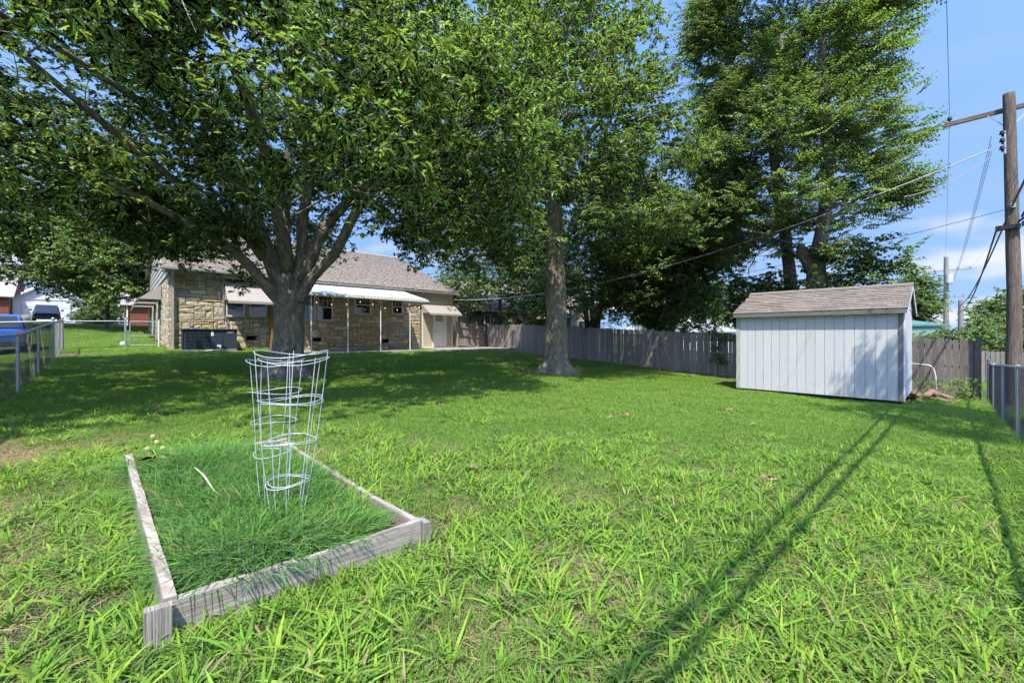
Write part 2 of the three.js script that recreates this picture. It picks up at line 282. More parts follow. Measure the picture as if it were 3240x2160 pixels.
{
  const crab = [], thatch = [], fine = [], mid = [], far = [], tall = [];
  for (let u = -8; u < 20; u += 0.2) for (let v = -2.5; v < 12; v += 0.2) {
    const a = u + R(-.1, .1), b = v + R(-.1, .1), d = depth(a, b), x = side(a, b);
    if (d < 0.5 || d > 7.2 || Math.abs(x) > d * 1.45 + 1 || blocked(a, b)) continue;
    const k = bare(a, b), n = fbm2(a * 0.55 + 20, b * 0.55, 3) + (d < 3.0 ? 0.25 : 0) - 0.5 * smooth(3.2, 6.5, d) + (x > 0 && d < 6 ? 0.12 : 0), out = !inYard(a, b) && b < 0 ? 0.4 : 1;
    if (rnd() > k * 0.92 && rnd() < out * smooth(-0.3, 0.25, n)) crab.push([a, b, R(0.7, 1.15)]);
    if (rnd() > k * 0.8 && rnd() < out * (n < 0.1 ? 1 : 0.6)) fine.push([a, b, R(0.8, 1.25)]);
    if (d < 5.5 && rnd() < 0.1 + k * 0.9) thatch.push([a, b, R(0.7, 1.2)]);
    if (n > 0.25 && rnd() < 0.05 * (d < 3 ? 2.2 : 1) && k < 0.4) tall.push([a, b, R(0.5, 1)]);
  }
  for (let u = -14; u < 20; u += 0.36) for (let v = -2; v < 24.5; v += 0.36) {
    const a = u + R(-.18, .18), b = v + R(-.18, .18), d = depth(a, b); if (d < 6.6 || d > 17 || Math.abs(side(a, b)) > d * 1.4 || blocked(a, b)) continue;
    if (rnd() > bare(a, b) * 0.9 && (inYard(a, b) || a < 0 || rnd() < 0.3)) mid.push([a, b, R(0.75, 1.2)]);
  }
  for (let u = -24; u < 40; u += 0.75) for (let v = -4; v < 62; v += 0.75) {
    const a = u + R(-.35, .35), b = v + R(-.35, .35), d = depth(a, b); if (d < 16 || Math.abs(side(a, b)) > d * 1.35 || blocked(a, b) || (a > 16 && b > 23 && rnd() < 0.5) || (b > 50 && a < 2)) continue;
    if (rnd() > bare(a, b) * 0.9) far.push([a, b, R(0.7, 1.1)]);
  }
  for (let v = 0; v < 20; v += 0.22) { tall.push([-1.45 + R(-.1, .1), v, R(0.4, 0.7)]); tall.push([18.45 + R(-.1, .05), v + R(-.1, .1), R(0.3, 0.7)]); }
  for (let u = 3; u < 18; u += 0.2) tall.push([u, -0.66 + R(-.08, .08), R(0.4, 0.8)]);
  for (let v = 0.85; v < 4.5; v += 0.16) tall.push([13.36 + R(-.06, .02), v, R(0.25, 0.42)]);
  for (let i = 0; i < 34; i++) { const t = rnd(), s = rnd() < 0.5; const a = s ? .14 + 1.22 * t : .14 - .1 * t, b = s ? 2.29 - .05 * t : 2.31 + 2.49 * t; tall.push([a - (s ? 0 : R(.05, .14)), b - (s ? R(.05, .13) : 0), R(0.3, 0.55)]); }
  for (let i = 0; i < 60; i++) tall.push([R(14.6, 18.3), R(-0.5, 0.7), R(0.5, 1.1)]);
  scatter('crabgrass', 'coarse bright green crabgrass in the near lawn', crabP, crab, mGrass);
  scatter('dry_thatch', 'dry straw-coloured thatch lying between the grass tufts', thatchP, thatch, mGrass);
  scatter('lawn_grass', 'short fine lawn grass around the raised bed', fineP, fine, mGrass);
  scatter('yard_grass', 'mown grass across the middle of the yard', midP, mid, mGrass);
  scatter('far_grass', 'grass near the stone house and on the lots beyond', farP, far, mGrass);
  scatter('tall_grass', 'long unmown grass tufts along fences, shed and boards', tallP, tall, mGrass);
}

// ---------------------------------------------------------------- raised bed, its grass, weeds and tomato cages
{
  const wb = [0, 1, 2].map(i => { const m = wood([[0.45, 0.41, 0.36], [0.46, 0.41, 0.35], [0.40, 0.37, 0.34]][i]); m.map = rep(texWood, 5, 0.5); m.bumpMap = rep(texWoodB, 5, 0.5); m.bumpScale = 0.006; return m; });
  const t = thing('raised_bed', 'weathered grey timber raised garden bed overgrown with grass', 'garden bed', P(.7, 3.5, .1));
  const board = (a, b, th, drop, mat) => {          // plank on edge with a slightly wavy, worn top
    const n = 14, along = b.clone().sub(a), inn = V3(-along.z, 0, along.x).normalize().multiplyScalar(-th), f = [];
    const pt = (i, k, low) => { const q = a.clone().addScaledVector(along, i / n); q.y += low ? -drop : 0.008 * n2(i * 0.9 + a.x * 7, k * 3) - 0.01 * Math.sin(i / n * Math.PI); if (k) q.add(inn); q.addScaledVector(inn, 0.04 * n2(i * 0.6, a.z * 5 + (low ? 1 : 0))); return q; };
    for (let i = 0; i < n; i++) { const A = pt(i, 0, 1), B = pt(i + 1, 0, 1), C = pt(i + 1, 0, 0), D = pt(i, 0, 0), E = pt(i, 1, 1), F = pt(i + 1, 1, 1), G = pt(i + 1, 1, 0), H = pt(i, 1, 0); f.push([A, B, C, D], [F, E, H, G], [D, C, G, H]); if (!i) f.push([E, A, D, H]); if (i === n - 1) f.push([B, F, G, C]); }
    const g = polys(f, 1), p = g.attributes.position, q = g.attributes.uv, L = along.length();
    for (let i = 0; i < p.count; i++) { const w = V3(p.getX(i), p.getY(i), p.getZ(i)).sub(a), s = w.dot(along) / L; q.setXY(i, w.y + 0.4 * (V3(w.x, 0, w.z).addScaledVector(along, -s / L).length()), s * 0.8); }
    part('board', g, mat, t);
  };
  const lift = (p, y) => p.clone().add(V3(0, y, 0));
  board(BED[0], BED[1], 0.042, 0.24, wb[0]); board(lift(BED[1], -.005), lift(BED[2], -.03), 0.04, 0.24, wb[1]); board(lift(BED[2], 0), lift(BED[3], -.02), 0.04, 0.28, wb[2]); board(lift(BED[3], .02), lift(BED[0], .02), 0.045, 0.3, wb[1]);
  part('corner_post', prism([P(.075, 2.25, -.05), P(.165, 2.25, -.05), P(.165, 2.25, .22), P(.075, 2.25, .225)], V3(0, 0, -.045), 0), wb[0], t);
  part('corner_post', ybox(1.365, 1.405, 2.22, 2.31, -.08, .2), wb[2], t);
  part('soil', polys([[P(.17, 2.34, .12), P(1.33, 2.29, .12), P(1.24, 4.74, .2), P(.07, 4.77, .22)].map(q => q.clone())]), mSoil, t);
  const list = [];
  for (let i = 0; i < 300; i++) { const q = R(0.085, 0.95), w = R(0.16, 0.8), u = .14 - .1 * q + w * 1.22, v = 2.3 + q * 2.46; const edge = Math.min(w, 1 - w, q * 2, (1 - q) * 2); list.push([u, v, R(0.8, 1.25) * (w > 0.66 ? 0.7 : q > 0.8 ? (w < .45 ? 1.15 : 0.6) : edge < 0.2 ? 0.85 : 1.05), .12 + .09 * q + 0.02 * n2(u * 3, v * 3)]); }
  scatter('bed_grass', 'dense dark green long grass filling the raised bed', bedP, list, mGrass);
  const mid = [], tallB = []; for (let i = 0; i < 26; i++) { const q = R(0.08, 0.9); tallB.push([.2 + R(0, 1.05), 2.3 + q * 2.46, R(0.5, 0.85), .14 + .09 * q]); }
  scatter('bed_weed_grass', 'broad pale grass blades standing among the raised bed grass', tallP, tallB, mGrass);
}
function cage(label, base, top, rings, rimR, baseR, yaw, wire, n = 4) {   // rings: heights 0..1 between base and top
  const t = thing('tomato_cage', label, 'tomato cage', base, 'tomato cages nested in the raised bed');
  const axis = top.clone().sub(base), at = h => base.clone().addScaledVector(axis, h), rad = h => baseR + (rimR - baseR) * h;
  rings.forEach((h, i) => part('ring', ring(at(h), rad(h), wire, 5, (q, a) => { q.y += 0.012 * Math.sin(2 * a + i * 1.7 + yaw) * (h > 0.9 ? 1.6 : 0.8); q.x *= 1 + 0.04 * Math.sin(i + yaw); return q; }), mWire, t));
  for (let k = 0; k < n; k++) { const a = yaw + k / n * TAU + R(-.08, .08), dir = V3(Math.cos(a), 0, Math.sin(a)); part('leg', tube([0, 0.3, 0.6, 1.01].map(h => at(h).addScaledVector(dir, rad(h) * (h < .01 ? .8 : 1)).add(V3(R(-.006, .006), h < .01 ? -.08 : 0, R(-.006, .006)))), wire, 5, false, 0, 0, 8), mWire, t); }
}
cage('tall galvanized wire tomato cage, widest rim of the three', P(.77, 2.88, .2), P(.80, 2.87, 1.235), [1, .72, .47, .22], .205, .10, .35, .0026);
cage('galvanized wire tomato cage nested inside the tallest cage', P(.78, 2.90, .18), P(.83, 2.93, 1.185), [1, .74, .5, .25], .2, .095, 1.0, .0024);
cage('smaller wire tomato cage leaning against the two nested cages', P(.735, 3.1, .25), P(.77, 3.12, 1.17), [1, .79, .58, .35], .168, .085, .7, .0022);
{ // sedge and seed-head weeds standing in the bed
  const mStem = M([0.16, 0.26, 0.05], 0.8), mPale = leafy();
  const t = thing('sedge_weed', 'pale yellow-green sedge with knobbly seed heads in the raised bed', 'weed', P(.18, 3.75, .16));
  const top = P(.19, 3.72, .52);
  part('stem', tube([P(.18, 3.75, .14), P(.185, 3.73, .35), top], [.004, .003], 6), mStem, t);
  for (let k = 0; k < 7; k++) { const a = k * 0.9, L = R(.08, .16); const q = top.clone().add(V3(Math.cos(a) * L, R(-.02, .05), Math.sin(a) * L)), w = V3(-Math.sin(a), 0, Math.cos(a)).multiplyScalar(.0035); part('leaf', prism([top.clone(), top.clone().lerp(q, .5).add(V3(0, .02, 0)).add(w), q, top.clone().lerp(q, .5).add(V3(0, .02, 0)).sub(w)], V3(.0004, -.0008, .0004)), M([0.24, 0.33, 0.06], 0.8), t); }
  for (const [dx, dy, dz] of [[0, .1, 0], [.03, .06, .02], [-.05, .07, .03], [-.02, .14, -.01]]) { const c = top.clone().add(V3(dx, dy, dz)), g = new THREE.IcosahedronGeometry(.014, 2); const pp = g.attributes.position; for (let i = 0; i < pp.count; i++) { const k = 1 + 0.25 * n3(pp.getX(i) * 300, pp.getY(i) * 300, pp.getZ(i) * 300); pp.setXYZ(i, pp.getX(i) * k, pp.getY(i) * k * 1.2, pp.getZ(i) * k); } g.computeVertexNormals(); part('seed_head', g.translate(c.x, c.y, c.z), M([0.33, 0.36, 0.1], 0.9), t); part('stalk', tube([top.clone(), c], .0016, 5), mStem, t); }
  const w = thing('dried_stalk', 'thin pale dried stalk bending over the bed grass', 'stalk', P(.42, 3.6, .2));
  part('blade', tube([P(.40, 3.75, .4), P(.44, 3.62, .36), P(.47, 3.5, .3), P(.5, 3.4, .27)], [.002, .006, .005, .001], 5), M([0.5, 0.5, 0.33], 0.9), w);
}
// ---------------------------------------------------------------- stone house
const HB = P(8.8, 22.7, .5);
const house = thing('stone_house', 'tan stone one-storey house with brown shingle roof and metal awnings', 'house', HB);
const mMortar = M([0.17, 0.135, 0.095], 1, { bumpMap: rep(texGrit, 4, 4), bumpScale: 0.006 });  // brown mortar with the shadow between the stones put into its colour
const mTrim = M([0.35, 0.335, 0.3], 0.6), mBeige = M([0.42, 0.37, 0.26], 0.75), mOlive = M([0.30, 0.26, 0.13], 0.7), mAwn = M([0.36, 0.315, 0.285], 0.5), mCream = M([0.62, 0.6, 0.52], 0.6);
const stoneM = [[.56, .48, .31], [.66, .57, .38], [.49, .42, .28], [.61, .50, .30], [.54, .47, .34], [.58, .42, .20], [.50, .40, .27], [.70, .62, .44]].map(c => M(c, 0.95, { map: rep(texMottle, 1.1, 1.1), bumpMap: rep(texGrit, 3, 3), bumpScale: 0.012 }));
const holes = [[3.5, 5.28, 2.22, 3.9], [6.4, 8.42, 2.12, 3.92], [9.4, 10.6, 2.52, 3.55], [11.66, 12.47, 2.6, 3.45], [4.31, 4.73, 1.07, 1.3], [7.28, 7.71, 1.02, 1.23], [11.11, 11.49, .9, 1.14]];
const YB = u => .74 - (u - 1.55) / 14.45 * .26;      // foot of the wall
// rubble-ashlar layout on a 9 cm grid
function ashlar(u0, u1, y0, y1, holes, seed, tall) {
  const r = mulberry(seed), cw = 0.14, ch = 0.1, W = Math.floor((u1 - u0) / cw), H = Math.floor((y1 - y0) / ch), used = new Uint8Array(W * H), out = [];
  const hole = (i, j) => { const a = u0 + (i + .5) * cw, b = y0 + (j + .5) * ch; return holes.some(h => a > h[0] && a < h[1] && b > h[2] && b < h[3]); };
  for (let k = 0; k < W * H; k++) if (hole(k % W, Math.floor(k / W))) used[k] = 2;
  for (let j = 0; j < H; j++) for (let i = 0; i < W; i++) {
    if (used[j * W + i]) continue;
    let h = r() < 0.5 ? 1 + (r() < .5 ? 1 : 0) : 2 + Math.floor(r() * tall), w = h === 1 ? 3 + Math.floor(r() * 4) : h === 2 ? 2 + Math.floor(r() * 4) : 2 + Math.floor(r() * 2.6);
    const fits = (w, h) => { if (i + w > W || j + h > H) return false; for (let b = j; b < j + h; b++) for (let a = i; a < i + w; a++) if (used[b * W + a]) return false; return true; };
    while (h > 1 && !fits(1, h)) h--; while (w > 1 && !fits(w, h)) w--;
    for (let b = j; b < j + h; b++) for (let a = i; a < i + w; a++) used[b * W + a] = 1;
    out.push([u0 + i * cw, u0 + (i + w) * cw, y0 + j * ch, y0 + (j + h) * ch]);
  }
  return out;
}
function stone(a0, a1, y0, y1, to, proud) {           // chiselled face: grid of points with rough relief; to(a, y, depth) gives world points
  const g = 0.013, nx = Math.max(2, Math.min(5, Math.round((a1 - a0) / 0.12))), ny = Math.max(2, Math.min(3, Math.round((y1 - y0) / 0.1))), s = R(0, 90), pts = [], f = [];
  for (let j = 0; j <= ny; j++) for (let i = 0; i <= nx; i++) { const e = i === 0 || j === 0 || i === nx || j === ny; const a = a0 + g + (a1 - a0 - 2 * g) * i / nx + (e ? .006 : .014) * n2(i * 3 + s, j * 5), y = y0 + g + (y1 - y0 - 2 * g) * j / ny + (e ? .007 : .012) * n2(j * 4 + s, i * 3 + 9); pts.push([a, y, proud + (e ? -.006 : .012) + .012 * n2(i * 1.7 + s, j * 2.3)]); }
  const w = nx + 1, v = (i, j) => { const q = pts[j * w + i]; return to(q[0], q[1], q[2]); }, b = (i, j) => { const q = pts[j * w + i]; return to(q[0], q[1], -.01); };
  for (let j = 0; j < ny; j++) for (let i = 0; i < nx; i++) f.push([v(i, j), v(i + 1, j), v(i + 1, j + 1)], [v(i, j), v(i + 1, j + 1), v(i, j + 1)]);
  for (let i = 0; i < nx; i++) { f.push([b(i, 0), b(i + 1, 0), v(i + 1, 0), v(i, 0)], [v(i, ny), v(i + 1, ny), b(i + 1, ny), b(i, ny)]); }
  for (let j = 0; j < ny; j++) { f.push([b(0, j + 1), b(0, j), v(0, j), v(0, j + 1)], [v(nx, j + 1), v(nx, j), b(nx, j), b(nx, j + 1)]); }
  return polys(f, 0, [s, s * .7]);
}
function wallPieces(a0, a1, y0, y1, holes, make) {    // rectangle minus holes as boxes
  const xs = [...new Set([a0, a1, ...holes.flatMap(h => [h[0], h[1]])])].filter(x => x >= a0 && x <= a1).sort((a, b) => a - b), out = [];
  for (let i = 0; i < xs.length - 1; i++) { let y = y0; const hs = holes.filter(h => h[0] < xs[i + 1] - 1e-6 && h[1] > xs[i] + 1e-6).sort((a, b) => a[2] - b[2]); for (const h of hs) { if (h[2] > y) out.push(make(xs[i], xs[i + 1], y, h[2])); y = h[3]; } if (y < y1) out.push(make(xs[i], xs[i + 1], y, y1)); }
  return out;
}
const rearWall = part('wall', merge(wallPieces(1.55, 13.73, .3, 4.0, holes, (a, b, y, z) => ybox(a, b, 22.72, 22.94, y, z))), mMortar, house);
{ // rooms behind the windows: outer walls, floor, ceiling and a partition
  const mRoom = M([.5, .46, .4], .9);
  part('room', merge([ybox(1.6, 15.9, 38.5, 38.7, .3, 4.0), ybox(15.8, 15.95, 23.56, 38.5, .3, 4.0), ybox(1.62, 15.8, 22.96, 38.5, 1.36, 1.42), ybox(1.62, 15.8, 22.96, 38.5, 3.93, 3.98), ybox(1.62, 15.8, 26.6, 26.7, 1.42, 3.93), ybox(5.9, 6.0, 22.96, 26.6, 1.42, 3.93), ybox(9.0, 9.1, 22.96, 26.6, 1.42, 3.93), ybox(11.0, 11.1, 22.96, 26.6, 1.42, 3.93)]), mRoom, house);
}
{
  const rear = ashlar(1.55, 13.7, .52, 3.92, holes, 5, 3).map(r => ({ r, side: false, s: (r[1] - r[0]) * (r[3] - r[2]) / (20 + r[0]) }));
  const sideHoles = [[26.4, 28.4, 2.1, 3.6], [30.2, 32.2, 2.1, 3.6], [34.0, 36.0, 2.1, 3.6]];
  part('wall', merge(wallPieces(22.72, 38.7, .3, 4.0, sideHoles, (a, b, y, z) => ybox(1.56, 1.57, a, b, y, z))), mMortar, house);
  const sd = ashlar(22.7, 38.6, .6, 3.9, sideHoles, 9, 3).map(r => ({ r, side: true, s: (r[1] - r[0]) * (r[3] - r[2]) / 250 }));
  const all = rear.concat(sd).sort((a, b) => b.s - a.s), rest = [[], []];
  all.forEach((q, i) => {
    const [a, b, y, z] = q.r, to = q.side ? (p, h, d) => P(1.555 - d, p, h) : (p, h, d) => P(p, 22.715 - d, h);
    let g = stone(a, b, y, z, to, R(.015, .042)); 
    if (q.side) { const p = g.attributes.position, n = g.attributes.normal; for (let k = 0; k < p.count; k += 3) { const t = [p.getX(k + 1), p.getY(k + 1), p.getZ(k + 1)]; p.setXYZ(k + 1, p.getX(k + 2), p.getY(k + 2), p.getZ(k + 2)); p.setXYZ(k + 2, ...t); } for (let k = 0; k < n.count; k++) n.setXYZ(k, -n.getX(k), -n.getY(k), -n.getZ(k)); }
    const m = stoneM[Math.floor(Math.pow(rnd(), 1.3) * stoneM.length)];
    if (i < 300) part('stone', g, m, house); else rest[i % 2].push(g);
  });
  rest.forEach((l, i) => { const m = part('stonework', merge(l), stoneM[i * 2], house); m.userData.kind = 'stuff'; });
  for (const [a, b] of [[26.4, 28.4], [30.2, 32.2], [34.0, 36.0]]) {   // side windows with awnings
    const w = part('window', merge([ybox(1.5, 1.6, a, a + .06, 2.1, 3.6), ybox(1.5, 1.6, b - .06, b, 2.1, 3.6), ybox(1.5, 1.6, a + .06, b - .06, 2.1, 2.17), ybox(1.52, 1.6, a + .06, b - .06, 2.82, 2.87)]), mTrim, house);
    part('pane', ybox(1.585, 1.59, a + .06, b - .06, 2.17, 3.6), mGlass, w);
  }
}
const glassBack = ybox;
function sash(a0, a1, y0, y1, grid, topOnly) {
  const w = part('window', merge([ybox(a0, a1, 22.66, 22.78, y0, y0 + .05), ybox(a0, a1, 22.66, 22.78, y1 - .05, y1), ybox(a0, a0 + .045, 22.662, 22.78, y0 + .05, y1 - .05), ybox(a1 - .045, a1, 22.662, 22.78, y0 + .05, y1 - .05)]), mCream, house);
  const ym = topOnly ? y0 + .05 : (y0 + y1) / 2;
  if (!topOnly) part('sash_rail', ybox(a0 + .045, a1 - .045, 22.68, 22.74, ym - .02, ym + .02), mCream, w);
  const nx = grid[0], ny = grid[1], yt = topOnly ? y0 + .05 : ym + .02, bars = [];
  for (let i = 1; i < nx; i++) { const x = a0 + .045 + (a1 - a0 - .09) * i / nx; bars.push(ybox(x - .009, x + .009, 22.715, 22.735, yt, y1 - .05)); }
  for (let j = 1; j < ny; j++) { const y = yt + (y1 - .05 - yt) * j / ny; bars.push(ybox(a0 + .045, a1 - .045, 22.717, 22.733, y - .009, y + .009)); }
  if (bars.length) part('muntin', merge(bars), mCream, w);
  part('pane', ybox(a0 + .045, a1 - .045, 22.74, 22.744, yt, y1 - .05), mGlass, w);
  if (!topOnly) part('pane', ybox(a0 + .045, a1 - .045, 22.725, 22.729, y0 + .05, ym - .02), mGlass, w);
  return w;
}
part('window_panel', merge([ybox(3.5, 3.56, 22.68, 22.8, 2.22, 3.9), ybox(4.28, 4.48, 22.68, 22.8, 2.22, 3.9), ybox(5.2, 5.28, 22.68, 22.8, 2.22, 3.9), ybox(3.46, 5.3, 22.6, 22.8, 2.16, 2.22)]), mOlive, house);
sash(3.56, 4.28, 2.22, 3.4, [3, 2]); sash(4.48, 5.2, 2.22, 3.4, [1, 1]);
part('window_panel', merge([ybox(6.4, 6.55, 22.69, 22.8, 2.12, 3.92), ybox(7.4, 7.54, 22.69, 22.8, 2.12, 3.92), ybox(8.3, 8.42, 22.69, 22.8, 2.12, 3.92), ybox(6.55, 7.4, 22.69, 22.8, 3.5, 3.92), ybox(7.54, 8.3, 22.69, 22.8, 3.5, 3.92), ybox(6.36, 8.46, 22.6, 22.8, 2.05, 2.12)]), mTrim, house);
sash(6.55, 7.4, 2.12, 3.5, [3, 2]); sash(7.54, 8.3, 2.12, 3.5, [3, 2]);
part('window_panel', merge([ybox(9.4, 9.5, 22.69, 22.8, 2.52, 3.55), ybox(10.42, 10.6, 22.69, 22.8, 2.52, 3.55), ybox(9.36, 10.64, 22.6, 22.8, 2.46, 2.52)]), mTrim, house);
sash(9.5, 10.42, 2.52, 3.55, [3, 2]);
part('window_panel', merge([ybox(11.62, 12.5, 22.6, 22.8, 2.54, 2.6), ybox(11.66, 11.72, 22.69, 22.8, 2.6, 3.45), ybox(12.4, 12.47, 22.69, 22.8, 2.6, 3.45)]), mTrim, house);
sash(11.72, 12.4, 2.6, 3.45, [3, 2]);
for (const h of holes.slice(4)) { const v = part('vent', merge([ybox(h[0], h[0] + .015, 22.74, 22.86, h[2], h[3]), ybox(h[1] - .015, h[1], 22.74, 22.86, h[2], h[3])]), mBlack, house, 'black crawl-space vent'); for (let k = 1; k < 4; k++) part('slat', ybox(h[0], h[1], 22.8, 22.815, h[2] + (h[3] - h[2]) * k / 4 - .006, h[2] + (h[3] - h[2]) * k / 4 + .006), mBlack, v); }
// frieze, gutter and downspout, siding over the back door
part('frieze', ybox(1.5, 12.3, 22.62, 22.75, 3.9, 4.06), mTrim, house);
part('gutter', prism([P(1.35, 22.3, 4.06), P(1.35, 22.2, 4.09), P(1.35, 22.19, 4.17), P(1.35, 22.34, 4.17)], V3(4.5, 0, 0)), mTrim, house);
part('downspout', merge([ybox(1.6, 1.7, 22.5, 22.58, .72, 3.7), prism([P(1.6, 22.5, 3.7), P(1.7, 22.5, 3.7), P(1.7, 22.22, 4.08), P(1.6, 22.22, 4.08)], V3(0, .03, -.07)), ybox(1.605, 1.695, 22.35, 22.5, .72, .79)]), M([0.33, 0.3, 0.25], 0.6), house);
part('conduit', tube([P(3.45, 22.6, 3.9), P(3.45, 22.6, 2.35), P(3.47, 22.6, 2.2), P(3.7, 22.55, 1.85), P(3.72, 22.5, 1.75), P(3.72, 22.4, 1.5)], .022, 8), mGalv, house);
for (let k = 0; k < 5; k++) part('siding_board', prism([P(12.3, 22.66, 3.18 + k * .18), P(12.3, 22.63, 3.18 + k * .18), P(12.3, 22.655, 3.365 + k * .18), P(12.3, 22.68, 3.365 + k * .18)], V3(3.72, 0, 0)), mBeige, house);
part('wall', ybox(13.71, 16.0, 22.69, 23.54, .48, 4.05), mBeige, house, 'beige painted back-entry wall');
part('wall', ybox(12.3, 13.7, 22.69, 22.715, 3.93, 4.05), mBeige, house);
part('corner_board', merge([ybox(13.7, 13.8, 22.65, 22.69, .56, 2.9), ybox(15.93, 16.02, 22.65, 22.7, .56, 3.18)]), mCream, house);
part('skirt_board', ybox(13.7, 16.03, 22.62, 22.69, .56, .62), mCream, house);
part('skirt', ybox(13.72, 15.98, 22.68, 22.72, .3, .555), mDark, house);
{
  const d = part('door', merge([ybox(14.58, 15.3, 22.63, 22.68, .63, 2.24), ybox(14.58, 14.68, 22.63, 22.68, 2.24, 2.68), ybox(15.2, 15.3, 22.63, 22.68, 2.24, 2.68)]), M([0.62, 0.62, 0.56], 0.5), house, 'cream back door with small six-light window');
  part('door_frame', merge([ybox(14.48, 14.575, 22.6, 22.69, .62, 2.75), ybox(15.305, 15.5, 22.6, 22.69, .62, 2.75)]), mCream, d);
  part('pane', ybox(14.68, 15.2, 22.655, 22.66, 2.24, 2.68), mGlass, d);
  part('muntin', merge([ybox(14.68, 15.2, 22.645, 22.652, 2.44, 2.46), ybox(14.845, 14.865, 22.643, 22.65, 2.24, 2.68), ybox(15.02, 15.04, 22.643, 22.65, 2.24, 2.68)]), mCream, d);
  const k = new THREE.SphereGeometry(.035, 12, 8); k.translate(14.64, 1.6, -22.58); part('knob', merge([k, tube([P(14.64, 22.63, 1.6), P(14.64, 22.58, 1.6)], .014, 8)]), mBlack, d);
  part('step', ybox(14.4, 15.6, 22.3, 22.62, .5, .56), mConcrete, house);
}
// slatted metal awnings: horizontal lapped slats, cheeks and a scalloped valance
function awning(a0, a1, top, bot, out, ax, n, name) {
  // ax: maps (along, outward, y) to the world
  const t = part(name || 'awning', merge([bar(ax(a0 + .02, .02, top), ax(a0 + .02, out, bot), .03), bar(ax(a1 - .02, .02, top), ax(a1 - .02, out, bot), .03)]), mAwn, house);
  for (let k = 0; k < n; k++) {
    const s0 = k / n, s1 = (k + 1.1) / n, o0 = s0 * out, o1 = s1 * out, y0 = top + (bot - top) * s0 + .012, y1 = top + (bot - top) * s1 + .03;
    part('slat', prism([ax(a0, o0, y0), ax(a0, o1, y1), ax(a0, o1, y1 - .035), ax(a0, o0, y0 - .012)], ax(a1, o0, y0).sub(ax(a0, o0, y0))), mAwn, t);
  }
  for (const [a, da] of [[a0 - .012, .012], [a1, .012]]) for (let k = 0; k < n - 1; k++) {      // cheek slats
    const s0 = k / n, y0 = top + (bot - top) * s0 - .01, y1 = y0 + (bot - top) / n * .92, oo = out * s0;
    part('cheek_slat', prism([ax(a, 0, y0), ax(a, oo + .02, y0), ax(a, oo + out / n * .9, y1), ax(a, 0, y1)], ax(a + da, 0, y0).sub(ax(a, 0, y0))), mAwn, t);
  }
  const sc = [], N = Math.round((a1 - a0) / .1); for (let i = 0; i <= N; i++) { const x = a0 + (a1 - a0) * i / N; sc.push([x, bot - .05]); if (i < N) { for (const [q, d] of [[.25, .085], [.5, .1], [.75, .085]]) sc.push([x + (a1 - a0) / N * q, bot - d]); } }
  const f = []; for (let i = 0; i < sc.length - 1; i++) f.push(prism([ax(sc[i][0], out + .01, sc[i][1]), ax(sc[i + 1][0], out + .01, sc[i + 1][1]), ax(sc[i + 1][0], out + .01, bot + .035), ax(sc[i][0], out + .01, bot + .035)], ax(0, .008, 0).sub(ax(0, 0, 0))));
  part('valance', merge(f), M([0.33, 0.3, 0.25], 0.55), t);
}
awning(3.5, 6.2, 3.78, 2.85, .8, (a, o, y) => P(a, 22.66 - o, y), 12);
awning(13.72, 16.1, 3.24, 2.66, .85, (a, o, y) => P(a, 22.62 - o, y), 9);
for (const [a, b] of [[26.2, 28.6], [30.0, 32.4], [33.8, 36.2]]) awning(a, b, 3.74, 2.98, .9, (p, o, y) => P(1.5 - o, p, y), 9);
